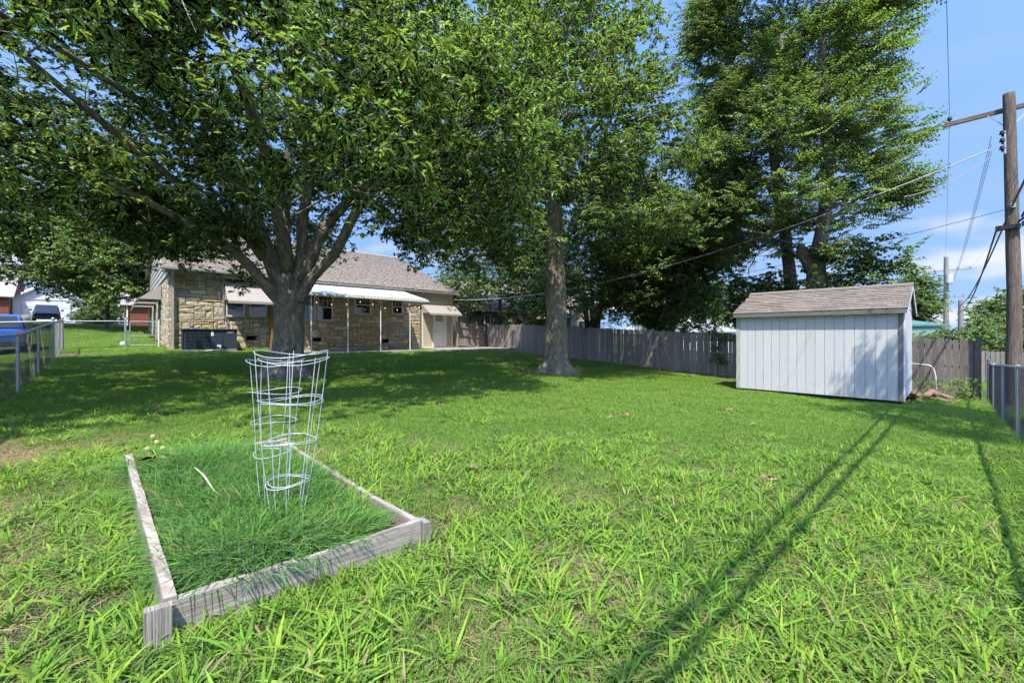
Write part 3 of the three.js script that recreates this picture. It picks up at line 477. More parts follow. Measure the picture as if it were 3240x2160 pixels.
// gable siding and rake
{
  const yR = v => v < 30.7 ? 4.12 + (v - 22.35) * .412 : 4.12 + (39.05 - v) * .412;
  for (let k = 0; k < 13; k++) { const y0 = 3.92 + k * .27, y1 = Math.min(y0 + .275, 7.45); const lim = y => [Math.max(22.7, 22.35 + (y - 4.0) / .412), Math.min(38.7, 39.05 - (y - 4.0) / .412)]; const [a, b] = lim(y0), [c, d] = lim(y1); if (d - c < .1) break; part('siding_board', prism([P(1.5, a, y0), P(1.5, b, y0), P(1.53, d, y1), P(1.53, c, y1)], V3(.05, 0, 0)), mTrim, house); }
  part('rake_board', merge([prism([P(1.3, 22.3, 3.98), P(1.3, 30.7, 7.33), P(1.3, 30.7, 7.53), P(1.3, 22.3, 4.15)], V3(.04, 0, 0)), prism([P(1.3, 39.1, 3.98), P(1.3, 30.7, 7.33), P(1.3, 30.7, 7.53), P(1.3, 39.1, 4.15)], V3(.04, 0, 0)), prism([P(16.2, 22.3, 3.98), P(16.2, 30.7, 7.33), P(16.2, 30.7, 7.53), P(16.2, 22.3, 4.15)], V3(.04, 0, 0))]), M([0.36, 0.27, 0.19], 0.7), house);
  part('gable_wall', prism([P(15.9, 22.7, 4.05), P(15.9, 38.7, 4.05), P(15.9, 30.7, 7.3)], V3(.08, 0, 0)), mBeige, house);
  const deck = part('roof', merge([prism([P(1.28, 22.28, 4.10), P(1.28, 30.7, 7.52), P(1.28, 30.7, 7.45), P(1.28, 22.28, 4.03)], V3(14.98, 0, 0)), prism([P(1.28, 39.12, 4.10), P(1.28, 30.7, 7.52), P(1.28, 30.7, 7.45), P(1.28, 39.12, 4.03)], V3(14.98, 0, 0)), prism([P(1.32, 22.7, 3.99), P(16.22, 22.7, 3.99), P(16.22, 22.28, 3.99), P(1.32, 22.28, 3.99)], V3(0, .03, 0))]), M([0.27, 0.24, 0.21], 0.8), house);
  const sh = [[], [], [], []], sl = V3(0, 3.42, -8.42).normalize(), nn = V3(0, sl.z, -sl.y).negate(); if (nn.y < 0) nn.negate();
  for (let r = 0; r < 65; r++) for (let x = 1.26 - (r % 2) * .15 - R(0, .1); x < 16.25; x += R(.24, .36)) {
    const a = Math.max(1.26, x), b = Math.min(16.27, x + R(.2, .34)); if (b - a < .05) continue;
    const p = P(a, 22.26, 4.115).addScaledVector(sl, r * .14).addScaledVector(nn, .022 + R(0, .004)), q = p.clone().addScaledVector(sl, .16).addScaledVector(nn, -.02);
    sh[Math.floor(rnd() * 4)].push(prism([p, q, q.clone().addScaledVector(nn, -.008), p.clone().addScaledVector(nn, -.018)], V3(b - a, 0, 0), 0, [R(0, 5), R(0, 5)]));
  }
  [[.36, .30, .24], [.41, .34, .275], [.33, .27, .215], [.385, .325, .27]].forEach((c, i) => { const m = part('shingles', merge(sh[i]), M(c, 0.97, { map: rep(texMottle, 1.5, 1.5), bumpMap: rep(texGrit, 6, 6), bumpScale: .004 }), deck); m.userData.kind = 'stuff'; });
  part('ridge_cap', prism([P(1.27, 30.5, 7.5), P(1.27, 30.7, 7.6), P(1.27, 30.9, 7.5)], V3(14.98, 0, 0)), M([0.3, 0.24, 0.19], 0.97), deck);
  const mt = merge([ybox(1.2, 1.5, 27.4, 27.7, 4.3, 4.5)]);
  part('vent_hood', merge([ybox(.95, 1.5, 38.2, 38.6, 4.25, 4.5), prism([P(.9, 38.15, 4.5), P(.9, 38.65, 4.5), P(1.2, 38.4, 4.75)], V3(.6, 0, 0))]), mTrim, house);
}
// patio cover
{
  const N = 210, th = .012, f = [], a0 = 5.9, a1 = 12.25, prof = i => .014 * Math.sin(i * TAU / 6);
  for (let i = 0; i < N; i++) { const x0 = a0 + (a1 - a0) * i / N, x1 = a0 + (a1 - a0) * (i + 1) / N, b0 = prof(i), b1 = prof(i + 1); const A = P(x0, 19.62, 3.25 + b0), B = P(x1, 19.62, 3.25 + b1), C = P(x1, 22.62, 4.0 + b1), D = P(x0, 22.62, 4.0 + b0), dn = V3(0, -.004, 0); f.push([A, B, C, D], [B, A, D, C].map(p => p.clone().add(dn)), [A.clone().add(dn), B.clone().add(dn), B, A]); }
  const g = polys(f);
  const c = part('patio_cover', g, M([0.62, 0.64, 0.68], 0.42, { metalness: 0.25, map: rep(texMottle, .4, .4) }), house, 'corrugated white metal patio cover');
  part('front_beam', merge([ybox(a0, a1, 19.6, 19.68, 3.1, 3.225), ybox(a0 - .02, a1 + .03, 19.56, 19.6, 3.13, 3.2)]), mCream, c);
  part('side_beam', prism([P(a1 - .05, 19.68, 3.12), P(a1 - .05, 22.6, 3.86), P(a1 - .05, 22.6, 3.96), P(a1 - .05, 19.68, 3.22)], V3(.05, 0, 0)), mCream, c);
  for (const u of [6.3, 7.95, 9.6, 11.25]) part('post', tube([P(u, 19.8, .5), P(u, 19.8, 3.14)], .024, 10), mWhite, c);
}
structure('patio_slab', merge([ybox(5.75, 18.5, 19.5, 22.72, .3, .545), ybox(12, 18.2, 19.0, 19.5, .3, .53)]), mConcrete, 'grey concrete patio slab along the stone house');
// wooden panel beside the oak trunk
{
  const t = thing('door_panel', 'orange-brown timber panel with white face standing against stone wall', 'panel', P(5.4, 22.3, .6));
  part('plank', ybox(5.3, 5.34, 22.3, 22.66, .66, 2.66), wood([0.42, 0.19, 0.07]), t); part('white_face', ybox(5.36, 5.75, 22.32, 22.36, .66, 2.62), M([0.62, 0.55, 0.5], 0.7), t); part('plank', ybox(5.341, 5.4, 22.31, 22.4, .66, 2.64), wood([0.42, 0.2, 0.08]), t);
}
// string lights
{
  const t = thing('string_lights', 'string of small glowing bulbs hung under the patio cover', 'string lights', P(9.5, 20.3, 2.9));
  const b = [[6.69, 2.88], [7.37, 2.81], [8.08, 2.86], [8.76, 3.01], [9.41, 2.92], [10.08, 2.76], [10.77, 2.69], [11.48, 3.02], [11.87, 2.92], [12.1, 2.91], [12.28, 2.97]];
  const pts = []; b.forEach(([u, y], i) => { pts.push(P(u, 20.3, y + .13)); if (i < b.length - 1) pts.push(P((u + b[i + 1][0]) / 2, 20.3, (y + b[i + 1][1]) / 2 + .08)); });
  part('wire', tube([P(6.2, 20.3, 3.15), ...pts, P(12.2, 19.9, 3.15)], .006, 5), mBlack, t);
  const g = new THREE.LatheGeometry([[0, -.045], [.011, -.041], [.02, -.024], [.019, -.008], [.012, .012], [.011, .03]].map(p => new THREE.Vector2(...p)), 12);
  const mb = M([1, .8, .5], .3, { emissive: col(1, .55, .2), emissiveIntensity: 1.0 });
  for (const [u, y] of b) { const m = place('bulb', g, mb, t, u, y, -20.3); part('socket', tube([P(u, 20.3, y + .028), P(u, 20.3, y + .085), P(u, 20.3, y + .13)], [.013, .013, .006], 8), mBlack, t); const l = new THREE.PointLight(col(1, .62, .28), .02, 0, 2); l.name = 'bulb_light'; l.castShadow = true; l.shadow.radius = 1; l.position.set(u - 9.5, y - .02 - 2.9, 0); t.add(l); }
}
{ // white lump on the patio and a ball by the gate
  const g = new THREE.IcosahedronGeometry(.11, 3), p = g.attributes.position; for (let i = 0; i < p.count; i++) { const k = 1 + .3 * n3(p.getX(i) * 9, p.getY(i) * 9, p.getZ(i) * 9); p.setXYZ(i, p.getX(i) * k, p.getY(i) * .85 * k, p.getZ(i) * k); } g.computeVertexNormals(); g.translate(11.2, .63, -22.4);
  single('rock', g, M([.6, .58, .55], .9), 'small white rock on the patio by the wall vent', 'rock', P(11.2, 22.4, .545));
  const s = new THREE.SphereGeometry(.12, 24, 16); const c = P(.16, 25.2, land(.16, 25.2) + .12); s.translate(c.x, c.y, c.z); single('ball', s, M([.75, .75, .72], .5, { bumpMap: rep(texGrit, 8, 8), bumpScale: .002 }), 'white ball lying in the grass behind the chain-link gate', 'ball', c.clone().add(V3(0, -.12, 0)));
}
// packaged air-conditioning unit
{
  const y = .66, t = thing('air_conditioner', 'dark blue-grey packaged air conditioning unit against the stone wall', 'air conditioner', P(2.84, 22, y));
  const mN = M([.02, .036, .05], .6), a0 = 1.88, a1 = 3.79;
  part('cabinet', merge([ybox(a0 + .05, a1, 21.66, 22.45, y + .1, y + .92), ybox(a0, a0 + .04, 21.6, 21.66, y + .1, y + .92), ybox(3.0, a1, 21.62, 21.659, y + .1, y + .92), ybox(a0 + .04, a0 + .12, 21.63, 21.659, y + .1, y + .92)]), mN, t);
  part('lid', ybox(a0 - .02, a1 + .02, 21.57, 22.48, y + .92, y + .955), mN, t);
  part('base_rail', merge([ybox(a0, a1, 21.58, 21.64, y, y + .095), ybox(a0, a1, 22.4, 22.46, y, y + .095)]), M([.3, .31, .32], .5, { metalness: .5 }), t);
  const gr = part('grille', ybox(a0 + .12, 2.9, 21.652, 21.658, y + .12, y + .9), mBlack, t);
  for (let i = 0; i <= 5; i++) part('grille_rib', ybox(2.0 + i * .155, 2.014 + i * .155, 21.6, 21.63, y + .12, y + .9), mN, gr);
  for (let j = 0; j <= 13; j++) part('louver', prism([P(2.0, 21.602, y + .13 + j * .057), P(2.0, 21.65, y + .155 + j * .057), P(2.0, 21.65, y + .16 + j * .057), P(2.0, 21.602, y + .142 + j * .057)], V3(.79, 0, 0)), mN, gr);
  part('panel', ybox(2.82, 3.0, 21.625, 21.65, y + .1, y + .915), mN, t);
  for (const x of [3.28]) part('seam', ybox(x, x + .012, 21.612, 21.62, y + .1, y + .915), mBlack, t);
  part('rating_label', ybox(2.86, 2.95, 21.617, 21.624, y + .66, y + .87), M([.66, .7, .6], .6), t, 'white rating label');
  part('name_plate', ybox(3.42, 3.66, 21.612, 21.619, y + .79, y + .85), M([.62, .33, .3], .5), t, 'small red and white name plate');
  part('warning_label', ybox(3.07, 3.22, 21.612, 21.619, y + .2, y + .28), M([.62, .62, .6], .6), t);
  part('drain_pipe', merge([tube([P(3.17, 21.6, y + .2), P(3.17, 21.55, y + .19), P(3.17, 21.52, y + .06)], .018, 8), tube([P(3.17, 21.52, y + .07), P(2.8, 21.45, y + .05), P(2.2, 21.3, y - .01)], .016, 8)]), mWhite, t);
  const k = new THREE.CylinderGeometry(.035, .035, .03, 14); k.rotateX(Math.PI / 2); k.translate(2.83, y + .16, -21.6); part('gas_knockout', k, mBlack, t);
  part('pad', ybox(a0 - .1, a1 + .1, 21.5, 22.55, y - .3, y), mConcrete, t);
}
// ---------------------------------------------------------------- chain-link fences
function wires(path, h, pitch = .08, r = .0017, low = .03) {   // woven mesh along a line; path(s) -> ground point, s in metres
  const L = path.length, pos = [], nor = [];
  const strut = (a, b) => {
    const d = V3().subVectors(b, a).normalize(), s = V3().crossVectors(d, V3(.3, .2, .9)).normalize(), t = V3().crossVectors(d, s);
    const q = [0, 1, 2].map(k => { const an = k / 3 * TAU; return V3().addScaledVector(s, Math.cos(an)).addScaledVector(t, Math.sin(an)); });
    for (let k = 0; k < 3; k++) { const m = q[k], n = q[(k + 1) % 3], v = [[a, m], [b, m], [b, n], [a, m], [b, n], [a, n]]; for (const [c, w] of v) { pos.push(c.x + w.x * r, c.y + w.y * r, c.z + w.z * r); nor.push(w.x, w.y, w.z); } }
  };
  const at = (s, y) => { const g = path.at(clamp(s, 0, L)); g.y += y; return g; };
  for (const sg of [1, -1]) for (let s = -h; s < L + h; s += pitch) {
    let s0 = s, s1 = s + sg * h, y0 = low, y1 = h;
    const cut = (x, a, ya, b, yb) => ya + (yb - ya) * (x - a) / (b - a);
    let A = [s0, y0], B = [s1, y1]; if (A[0] > B[0]) [A, B] = [B, A];
    if (B[0] <= 0 || A[0] >= L) continue;
    const yA = A[0] < 0 ? cut(0, A[0], A[1], B[0], B[1]) : A[1], yB = B[0] > L ? cut(L, A[0], A[1], B[0], B[1]) : B[1];
    strut(at(A[0], yA), at(B[0], yB));
  }
  const g = new THREE.BufferGeometry(); g.setAttribute('position', new THREE.Float32BufferAttribute(pos, 3)); g.setAttribute('normal', new THREE.Float32BufferAttribute(nor, 3)); g.setAttribute('uv', new THREE.Float32BufferAttribute(new Float32Array(pos.length / 3 * 2), 2)); return g;
}
function chainFence(label, posts, h, group, caps = []) {    // posts: [u, v] list
  const g = posts.map(([u, v]) => P(u, v, land(u, v))), t = thing('chain_link_fence', label, 'chain-link fence', g[Math.floor(g.length / 2)].clone(), group);
  const cum = [0]; for (let i = 1; i < g.length; i++) cum.push(cum[i - 1] + g[i].distanceTo(g[i - 1]));
  const path = { length: cum.at(-1), at: s => { let i = 1; while (i < cum.length - 1 && cum[i] < s) i++; return g[i - 1].clone().lerp(g[i], clamp((s - cum[i - 1]) / (cum[i] - cum[i - 1]), 0, 1)); } };
  g.forEach((p, i) => {
    const big = caps.includes(i), r = big ? .036 : .027, top = p.clone().add(V3(0, h + (big ? .07 : -.005), 0));
    const m = part('post', tube([p.clone().add(V3(0, -.1, 0)), top], r, 12), mGalv, t);
    const c = big ? new THREE.SphereGeometry(.043, 14, 10) : new THREE.TorusGeometry(.03, .011, 8, 14); if (!big) c.rotateY(Math.PI / 2); c.translate(top.x, top.y + (big ? .012 : 0), top.z); part('post_cap', c.index ? c.toNonIndexed() : c, mGalv, m);
  });
  part('top_rail', tube(g.map(p => p.clone().add(V3(0, h, 0))), .021, 10, false, 0, 0, g.length * 4), mGalv, t);
  const w = part('wire_mesh', wires(path, h - .02), mWire, t); w.userData.kind = 'stuff';
  return t;
}
chainFence('chain-link side fence running from the alley up towards the house corner', [[-1.45, -.7], [-1.45, 1.0], [-1.46, 4], [-1.46, 7], [-1.47, 9.9], [-1.47, 12.9], [-1.48, 16], [-1.5, 19.4], [-1.55, 22.2], [-1.6, 24]], 1.2, 'chain-link fences', [0, 9]);
chainFence('short chain-link fence between the side fence and the gate', [[-1.58, 24.05], [.22, 24.05]], 1.15, 'chain-link fences', [1]);
chainFence('neighbour\'s chain-link fence branching off the side fence', [[-1.55, 20.2], [-4.5, 20.1], [-7.5, 20], [-10.5, 19.9]], 1.22, 'chain-link fences', [0]);
chainFence('chain-link back fence beside the alley and the utility pole', [[-1.4, -.72], [1.6, -.72], [4.6, -.71], [7.6, -.7], [10.4, -.69], [13.1, -.68], [16.0, -.68], [18.35, -.68]], 1.15, 'chain-link fences', [0, 7]);
{ // walk gate
  const y = land(.8, 24.05), t = thing('chain_link_gate', 'closed chain-link walk gate hinged beside the stone house wall', 'gate', P(.85, 24.05, y));
  part('frame', merge([tube([P(.36, 24.05, y + .1), P(.36, 24.05, y + 1.12)], .018, 8), tube([P(1.2, 24.05, y + .1), P(1.2, 24.05, y + 1.12)], .018, 8), tube([P(.36, 24.05, y + 1.12), P(1.2, 24.05, y + 1.12)], .018, 8), tube([P(.36, 24.05, y + .1), P(1.2, 24.05, y + .1)], .018, 8), tube([P(.36, 24.05, y + .5), P(1.2, 24.05, y + .5)], .014, 8)]), mGalv, t);
  part('wire_mesh', wires({ length: .8, at: s => P(.38 + s, 24.05, y + .06) }, 1.04), mWire, t).userData.kind = 'stuff';
  part('latch', merge([ybox(.2, .38, 24.0, 24.1, y + .68, y + .72), ybox(.22, .26, 23.98, 24.12, y + .3, y + .34)]), mGalv, t);
  part('hinge_post', tube([P(1.3, 24.05, y - .1), P(1.3, 24.05, y + 1.2)], .035, 12), mCream, t);
}
// ---------------------------------------------------------------- wooden fences
const woods = l => l.map((c, i) => { const m = wood(c); m.map = rep(texWood, 4.5, .45); m.map.offset.set(i * .21, i * .37); return m; });
const darkBoards = woods([[.19, .165, .15], [.22, .19, .17], [.165, .145, .13], [.24, .21, .19], [.2, .17, .145]]);
const greyBoards = [[.31, .28, .25], [.35, .32, .29], [.27, .24, .22], [.39, .36, .335], [.33, .285, .245]].map((c, i) => { const m = wood(c); m.map = rep(texWood, 4.5, .45); m.map.offset.set(i * .21, i * .37); return m; });
function boardGeo(w, h, th, off) { return prism([V3(-w / 2, 0, 0), V3(w / 2, 0, 0), V3(w / 2, h - .03, 0), V3(w / 2 - .03, h, 0), V3(-w / 2 + .03, h, 0), V3(-w / 2, h - .03, 0)], V3(0, 0, -th), 0, [off * .27, off * .61]); }
const boardG = [.132, .138, .142, .126].flatMap((w, i) => [0, 1].map(k => boardGeo(w, 1.8, .018, i * 2 + k + .3)));
function boardFence(label, a, b, h, facing, railSide, group, boardM = greyBoards, posts = true) {   // a, b: [u, v]; facing: rotation of the boards
  const L = Math.hypot(b[0] - a[0], b[1] - a[1]), n = Math.floor(L / .1465), mid = [(a[0] + b[0]) / 2, (a[1] + b[1]) / 2];
  const t = thing('wooden_fence', label, 'wooden fence', P(...mid, land(...mid)), group), dir = [(b[0] - a[0]) / L, (b[1] - a[1]) / L], nrm = [-dir[1] * railSide, dir[0] * railSide];
  for (let i = 0; i < n; i++) { const s = (i + .5) * L / n, u = a[0] + dir[0] * s + R(-.006, .006) * nrm[0], v = a[1] + dir[1] * s + R(-.006, .006) * nrm[1]; const m = place('board', boardG[Math.floor(rnd() * 8)], boardM[Math.floor(rnd() * 5)], t, u, land(u, v) + R(.0, .05), -v, facing + R(-.012, .012), [1, h / 1.8 * R(.985, 1.015), 1]); m.rotation.z = R(-.006, .006); }
  for (const q of [.3, .98, 1.55]) { const pts = (s) => { const u = a[0] + dir[0] * s + nrm[0] * .04, v = a[1] + dir[1] * s + nrm[1] * .04; return P(u, v, land(u, v) + q * h / 1.83); }; for (let s = 0; s < L - .2; s += 2.45) part('rail', bar(pts(s + .002), pts(Math.min(L, s + 2.45) - .002), .038, .085, 1), boardM[(q * 10 | 0) % 5], t); }
  if (posts) for (let s = .05; s < L; s += 2.45) { const u = a[0] + dir[0] * s + nrm[0] * .11, v = a[1] + dir[1] * s + nrm[1] * .11, y = land(u, v); part('post', ybox(u - .045, u + .045, v - .045, v + .045, y - .1, y + h - .1), boardM[1], t); }
  return t;
}
boardFence('long weathered grey wooden fence between the yard and the neighbour\'s trees', [18.6, 22.2], [18.6, 4.6], 1.8, -Math.PI / 2, 1, 'grey wooden fences');
boardFence('dark weathered wooden fence behind the shed by the alley corner', [18.6, 4.55], [18.6, -.55], 1.84, -Math.PI / 2, 1, 'grey wooden fences', darkBoards);
boardFence('short wooden fence showing its rails beside the back door', [16.05, 22.35], [18.55, 22.35], 1.72, 0, -1, 'grey wooden fences');
boardFence('brown wooden fence across the alley beyond the utility pole', [30.4, 2.2], [29.2, -6], 1.5, -Math.PI / 2, 1, 'grey wooden fences');

// ---------------------------------------------------------------- shed
{
  const y0 = -.22, a0 = 13.43, a1 = 16.4, v0 = .81, v1 = 4.47, ye = 2.02, t = thing('storage_shed', 'white panelled storage shed with brown shingle roof', 'shed', P(14.9, 2.6, y0));
  const pm = [[.525, .52, .51], [.54, .53, .52], [.51, .508, .505]].map(c => M(c, .7, { bumpMap: rep(texWoodB, 3, .9), bumpScale: .008, }));
  const mEdge = wood([.22, .21, .19]);
  part('wall_core', merge([ybox(a0 + .03, a0 + .06, v0 + .04, v1 - .04, y0, ye - .02), ybox(a0 + .06, a1 - .04, v0 + .03, v0 + .06, y0, ye - .02), ybox(a0 + .06, a1 - .04, v1 - .06, v1 - .03, y0, ye - .02), ybox(a1 - .06, a1 - .03, v0 + .06, v1 - .06, y0, ye - .02)]), M([.25, .25, .24], .9), t);
  const n = 17, w = (v1 - v0 - .2) / n;
  for (let i = 0; i < n; i++) { const b = v0 + .1 + i * w; part('panel', ybox(a0 + .012, a0 + .03, b + .004, b + w - .004, y0 + .01, ye - .06, 0, [i * .31, i * .17]), pm[i % 3], t); }
  const n2s = 14, w2 = (a1 - a0 - .2) / n2s;
  for (let i = 0; i < n2s; i++) { const b = a0 + .1 + i * w2; part('panel', ybox(b + .004, b + w2 - .004, v0 + .012, v0 + .03, y0 + .01, ye + .1, 0, [i * .29, i * .13]), pm[i % 3], t); }
  part('trim', ybox(a0 - .006, a0 + .03, v0 + .012, v0 + .1, y0 + .005, ye - .075), M([.22, .225, .22], .8, { map: rep(texWood, 6, .5) }), t);
  part('trim', ybox(a0 - .006, a0 + .03, v1 - .1, v1, y0 + .005, ye - .075), M([.5, .53, .48], .8, { map: rep(texWood, 6, .5) }), t, 'pale green-grey corner board');
  part('trim', ybox(a0 - .006, a0 + .1, v0 - .012, v0 + .01, y0 + .005, ye - .02), M([.62, .64, .68], .6), t);
  part('trim', ybox(a0 - .008, a0 + .03, v0 + .012, v1, ye - .07, ye + .005), mEdge, t);
  part('gable', merge([prism([P(a0, v0 + .002, ye), P(a1, v0 + .002, ye), P((a0 + a1) / 2, v0 + .002, ye + .62)], V3(0, 0, -.03)), prism([P(a0, v1 - .03, ye), P(a1, v1 - .03, ye), P((a0 + a1) / 2, v1 - .03, ye + .62)], V3(0, 0, -.03))]), pm[0], t);
  part('skid', merge([ybox(a0 + .1, a0 + .2, v0 + .05, v1 - .05, y0 - .12, y0), ybox(a1 - .3, a1 - .2, v0 + .05, v1 - .05, y0 - .2, y0)]), mDark, t);
  // roof: asphalt shingles laid one by one on both slopes
  const um = (a0 + a1) / 2, pitch = .62 / (um - a0), oh = .13, roof = part('roof', merge([prism([P(a0 - oh, v0 - .06, ye + .01 - oh * pitch), P(um, v0 - .06, ye + .64), P(um, v0 - .06, ye + .6), P(a0 - oh, v0 - .06, ye - .03 - oh * pitch)], V3(0, 0, -(v1 - v0 + .1))), prism([P(a1 + oh, v0 - .06, ye + .01 - oh * pitch), P(um, v0 - .06, ye + .64), P(um, v0 - .06, ye + .6), P(a1 + oh, v0 - .06, ye - .03 - oh * pitch)], V3(0, 0, -(v1 - v0 + .1)))]), mEdge, t);
  part('fascia', ybox(a0 - oh - .018, a0 - oh, v0 - .06, v1 + .04, ye - .1 - oh * pitch, ye + .012 - oh * pitch), M([.2, .2, .16], .8, { map: rep(texWood, .6, 6) }), roof);
  part('rake_board', merge([0, 1].map(k => prism([P(k ? a1 + oh : a0 - oh, v0 - .08, ye - .1 - oh * pitch), P(um, v0 - .08, ye + .53), P(um, v0 - .08, ye + .645), P(k ? a1 + oh : a0 - oh, v0 - .08, ye + .012 - oh * pitch)], V3(0, 0, -.019)))), M([.56, .57, .58], .7), roof);
  const sm = [[.26, .215, .175], [.31, .255, .21], [.225, .185, .155], [.285, .24, .205]].map(c => M(c, .97, { map: rep(texMottle, 2, 2), bumpMap: rep(texGrit, 8, 8), bumpScale: .004 }));
  for (const s of [0, 1]) {
    const sl = V3(s ? -(um - a0) : um - a0, .62, 0).normalize(), nn = V3(s ? .62 : -.62, um - a0, 0).normalize(), base = P(s ? a1 + oh + .02 : a0 - oh - .02, v0 - .08, ye + .005 - oh * pitch), Ls = Math.hypot(um - a0 + oh, (um - a0 + oh) * pitch);
    for (let r = 0; r * .14 < Ls - .02; r++) for (let x = -R(.0, .3); x < v1 - v0 + .12;) {
      const wd = R(.26, .34), b0 = Math.max(0, x), b1 = Math.min(v1 - v0 + .14, x + wd - .003); x += wd; if (b1 - b0 < .04) continue;
      const p = base.clone().addScaledVector(sl, r * .14).addScaledVector(nn, .026 + R(0, .004)).add(V3(0, 0, -b0)), q = p.clone().addScaledVector(sl, Math.min(.165, Ls - r * .14)).addScaledVector(nn, -.02);
      part('shingle', prism([p, q, q.clone().addScaledVector(nn, -.008), p.clone().addScaledVector(nn, -.016)], V3(0, 0, -(b1 - b0)), 0, [R(0, 4), R(0, 4)]), sm[Math.floor(rnd() * 4)], roof);
    }
  }
  part('ridge_cap', prism([P(um - .13, v0 - .09, ye + .615), P(um, v0 - .09, ye + .69), P(um + .13, v0 - .09, ye + .615)], V3(0, 0, -(v1 - v0 + .16))), sm[2], roof);
  const tw = thing('fallen_twig', 'small dry twig with leaves lying on the shed roof', 'twig', P(13.9, 3.9, 2.25));
  for (const [u, v, y, du, dv, dy] of [[13.75, 3.7, 2.22, .25, .3, .13], [13.85, 3.85, 2.26, -.05, .2, .04], [13.9, 3.78, 2.28, .15, -.12, .12], [13.8, 3.65, 2.23, -.1, -.1, .02]]) part('stick', tube([P(u, v, y), P(u + du / 2, v + dv / 2, y + dy / 2 + .03), P(u + du, v + dv, y + dy)], .007, 5), M([.3, .2, .12], .9), tw);
}
// ---------------------------------------------------------------- clutter by the alley corner
{
  const y = land(17.9, .6), t = thing('old_gate', 'old chain-link gate frame with bent corner leaning on dark fence', 'gate', P(17.9, 1.2, y));
  part('frame', merge([tube([P(18.15, 2.6, y + 1.05), P(18.0, .75, y + 1.0), P(17.98, .5, y + .96), P(17.95, .42, y + .82), P(17.8, .35, y)], .02, 8), tube([P(18.1, 2.3, y + .95), P(17.8, 1.0, y + .2)], .016, 8), tube([P(18.1, 2.2, y + .9), P(18.0, 2.05, y + .35)], .016, 8), tube([P(18.0, 1.75, y + .65), P(17.9, 1.95, y + .3)], .016, 8)]), M([.5, .51, .52], .5, { metalness: .4 }), t);
  part('wire_mesh', wires({ length: 1.9, at: s => P(17.86, 2.4 - s, y + .02) }, .9, .075, .002), mGalv, t).userData.kind = 'stuff';
  const b = thing('board_pile', 'low pile of weathered reddish boards and bricks beside the shed', 'board pile', P(16.2, .4, land(16.2, .4)));
  const bm = [wood([.32, .2, .15]), wood([.27, .18, .14]), wood([.36, .25, .19])];
  for (let i = 0; i < 14; i++) { const yy = land(16.3, .4) + .03 + (i % 5) * .06, g = ybox(-.5, .5, -.07, .07, -.02, .02, 1); g.rotateY(R(-.35, .35) + .2); g.rotateZ(R(-.08, .08)); const q = P(16.1 + R(-.3, .5), .35 + R(-.25, .3) + (i % 3) * .12, yy); g.translate(q.x, q.y, q.z); part('board', g, bm[i % 3], b); }
  single('rusty_post', tube([P(18.9, -.45, -.8), P(18.85, -.42, .3), P(18.88, -.45, .86)], .045, 10, false, .05, 3), M([.22, .09, .045], .9, { map: rep(texMottle, 3, 3) }), 'rusty brown steel post between wooden fence and alley', 'post', P(18.9, -.45, -.7));
}
// ---------------------------------------------------------------- utility poles and cables
const mPole = M([.26, .215, .18], .95, { map: rep(texWood, 2.4, .35), bumpMap: rep(texWoodB, 2.4, .35), bumpScale: .03 });
const PU = 17.95, PV = -1.13;
{
  const t = thing('utility_pole', 'tall weathered wooden utility pole with crossarm in the alley', 'utility pole', P(PU, PV, land(PU, PV)));
  part('pole', tube([P(PU + .02, PV + .03, -.9), P(PU, PV, 2), P(PU - .05, PV + .05, 5), P(PU - .1, PV + .1, 8.0)], [.155, .145, .13, .118], 20, false, .05, 5, 30), mPole, t);
  const au = PU + .08, A = P(au - .03, .22, 7.62), B = P(au - .03, -2.35, 7.62);
  part('crossarm', bar(A, B, .09, .115, 1), mPole, t);
  part('brace', merge([bar(P(PU, -.65, 7.56), P(PU - .08, -.98, 7.1), .012, .035), bar(P(PU, -1.45, 7.56), P(PU - .08, -1.1, 7.1), .012, .035)]), mGalv, t);
  const ins = (q, s = 1) => { const g = new THREE.LatheGeometry([[0, 0], [.02, 0], .02 && [.02, .05], [.055, .06], [.06, .085], [.03, .095], [.045, .11], [.05, .135], [.02, .15], [0, .16]].map(p => new THREE.Vector2(p[0] * s, p[1] * s)), 14); g.translate(q.x, q.y, q.z); return g.toNonIndexed(); };
  for (const v of [.1, -2.2]) part('insulator', ins(P(au - .03, v, 7.68)), mBlack, t);
  for (const [dv, du] of [[.12, -.1], [-.3, .02]]) { const rk = part('insulator_rack', ybox(PU - .08 + du, PU - .02 + du, PV + .05 + dv - .02, PV + .05 + dv + .02, 6.35, 6.98), mGalv, t); for (let k = 0; k < 3; k++) part('spool', ins(P(PU - .05 + du, PV + .05 + dv + (dv > 0 ? .05 : -.05), 6.42 + k * .21), 1.1), mBlack, rk); }
  part('splice_box', merge([ybox(PU - .28, PU - .1, PV - .1, PV + .35, 4.25, 4.36), ybox(PU - .26, PU - .1, PV - .35, PV - .12, 4.3, 4.42)]), mBlack, t);
  part('clamp', merge([ybox(PU - .24, PU - .14, PV - .02, PV + .08, 4.82, 4.94), ybox(PU - .26, PU - .16, PV - .3, PV - .2, 4.62, 4.72)]), mGalv, t);
}
const wireT = (name, label, geos, base, mat = mBlack, group = 'overhead cables') => single(name, merge(geos), mat, label, 'cable', base, group);
wireT('telecom_cable', 'upper thick black telecom cable lashed to the utility pole', [cable(P(PU - .22, PV + .05, 4.88), P(-22, -.95, 5.5), .5, .024), cable(P(PU - .22, PV + .05, 4.88), P(44.04, -.31, 3.5), .45, .022)], P(PU, PV, 4.88));
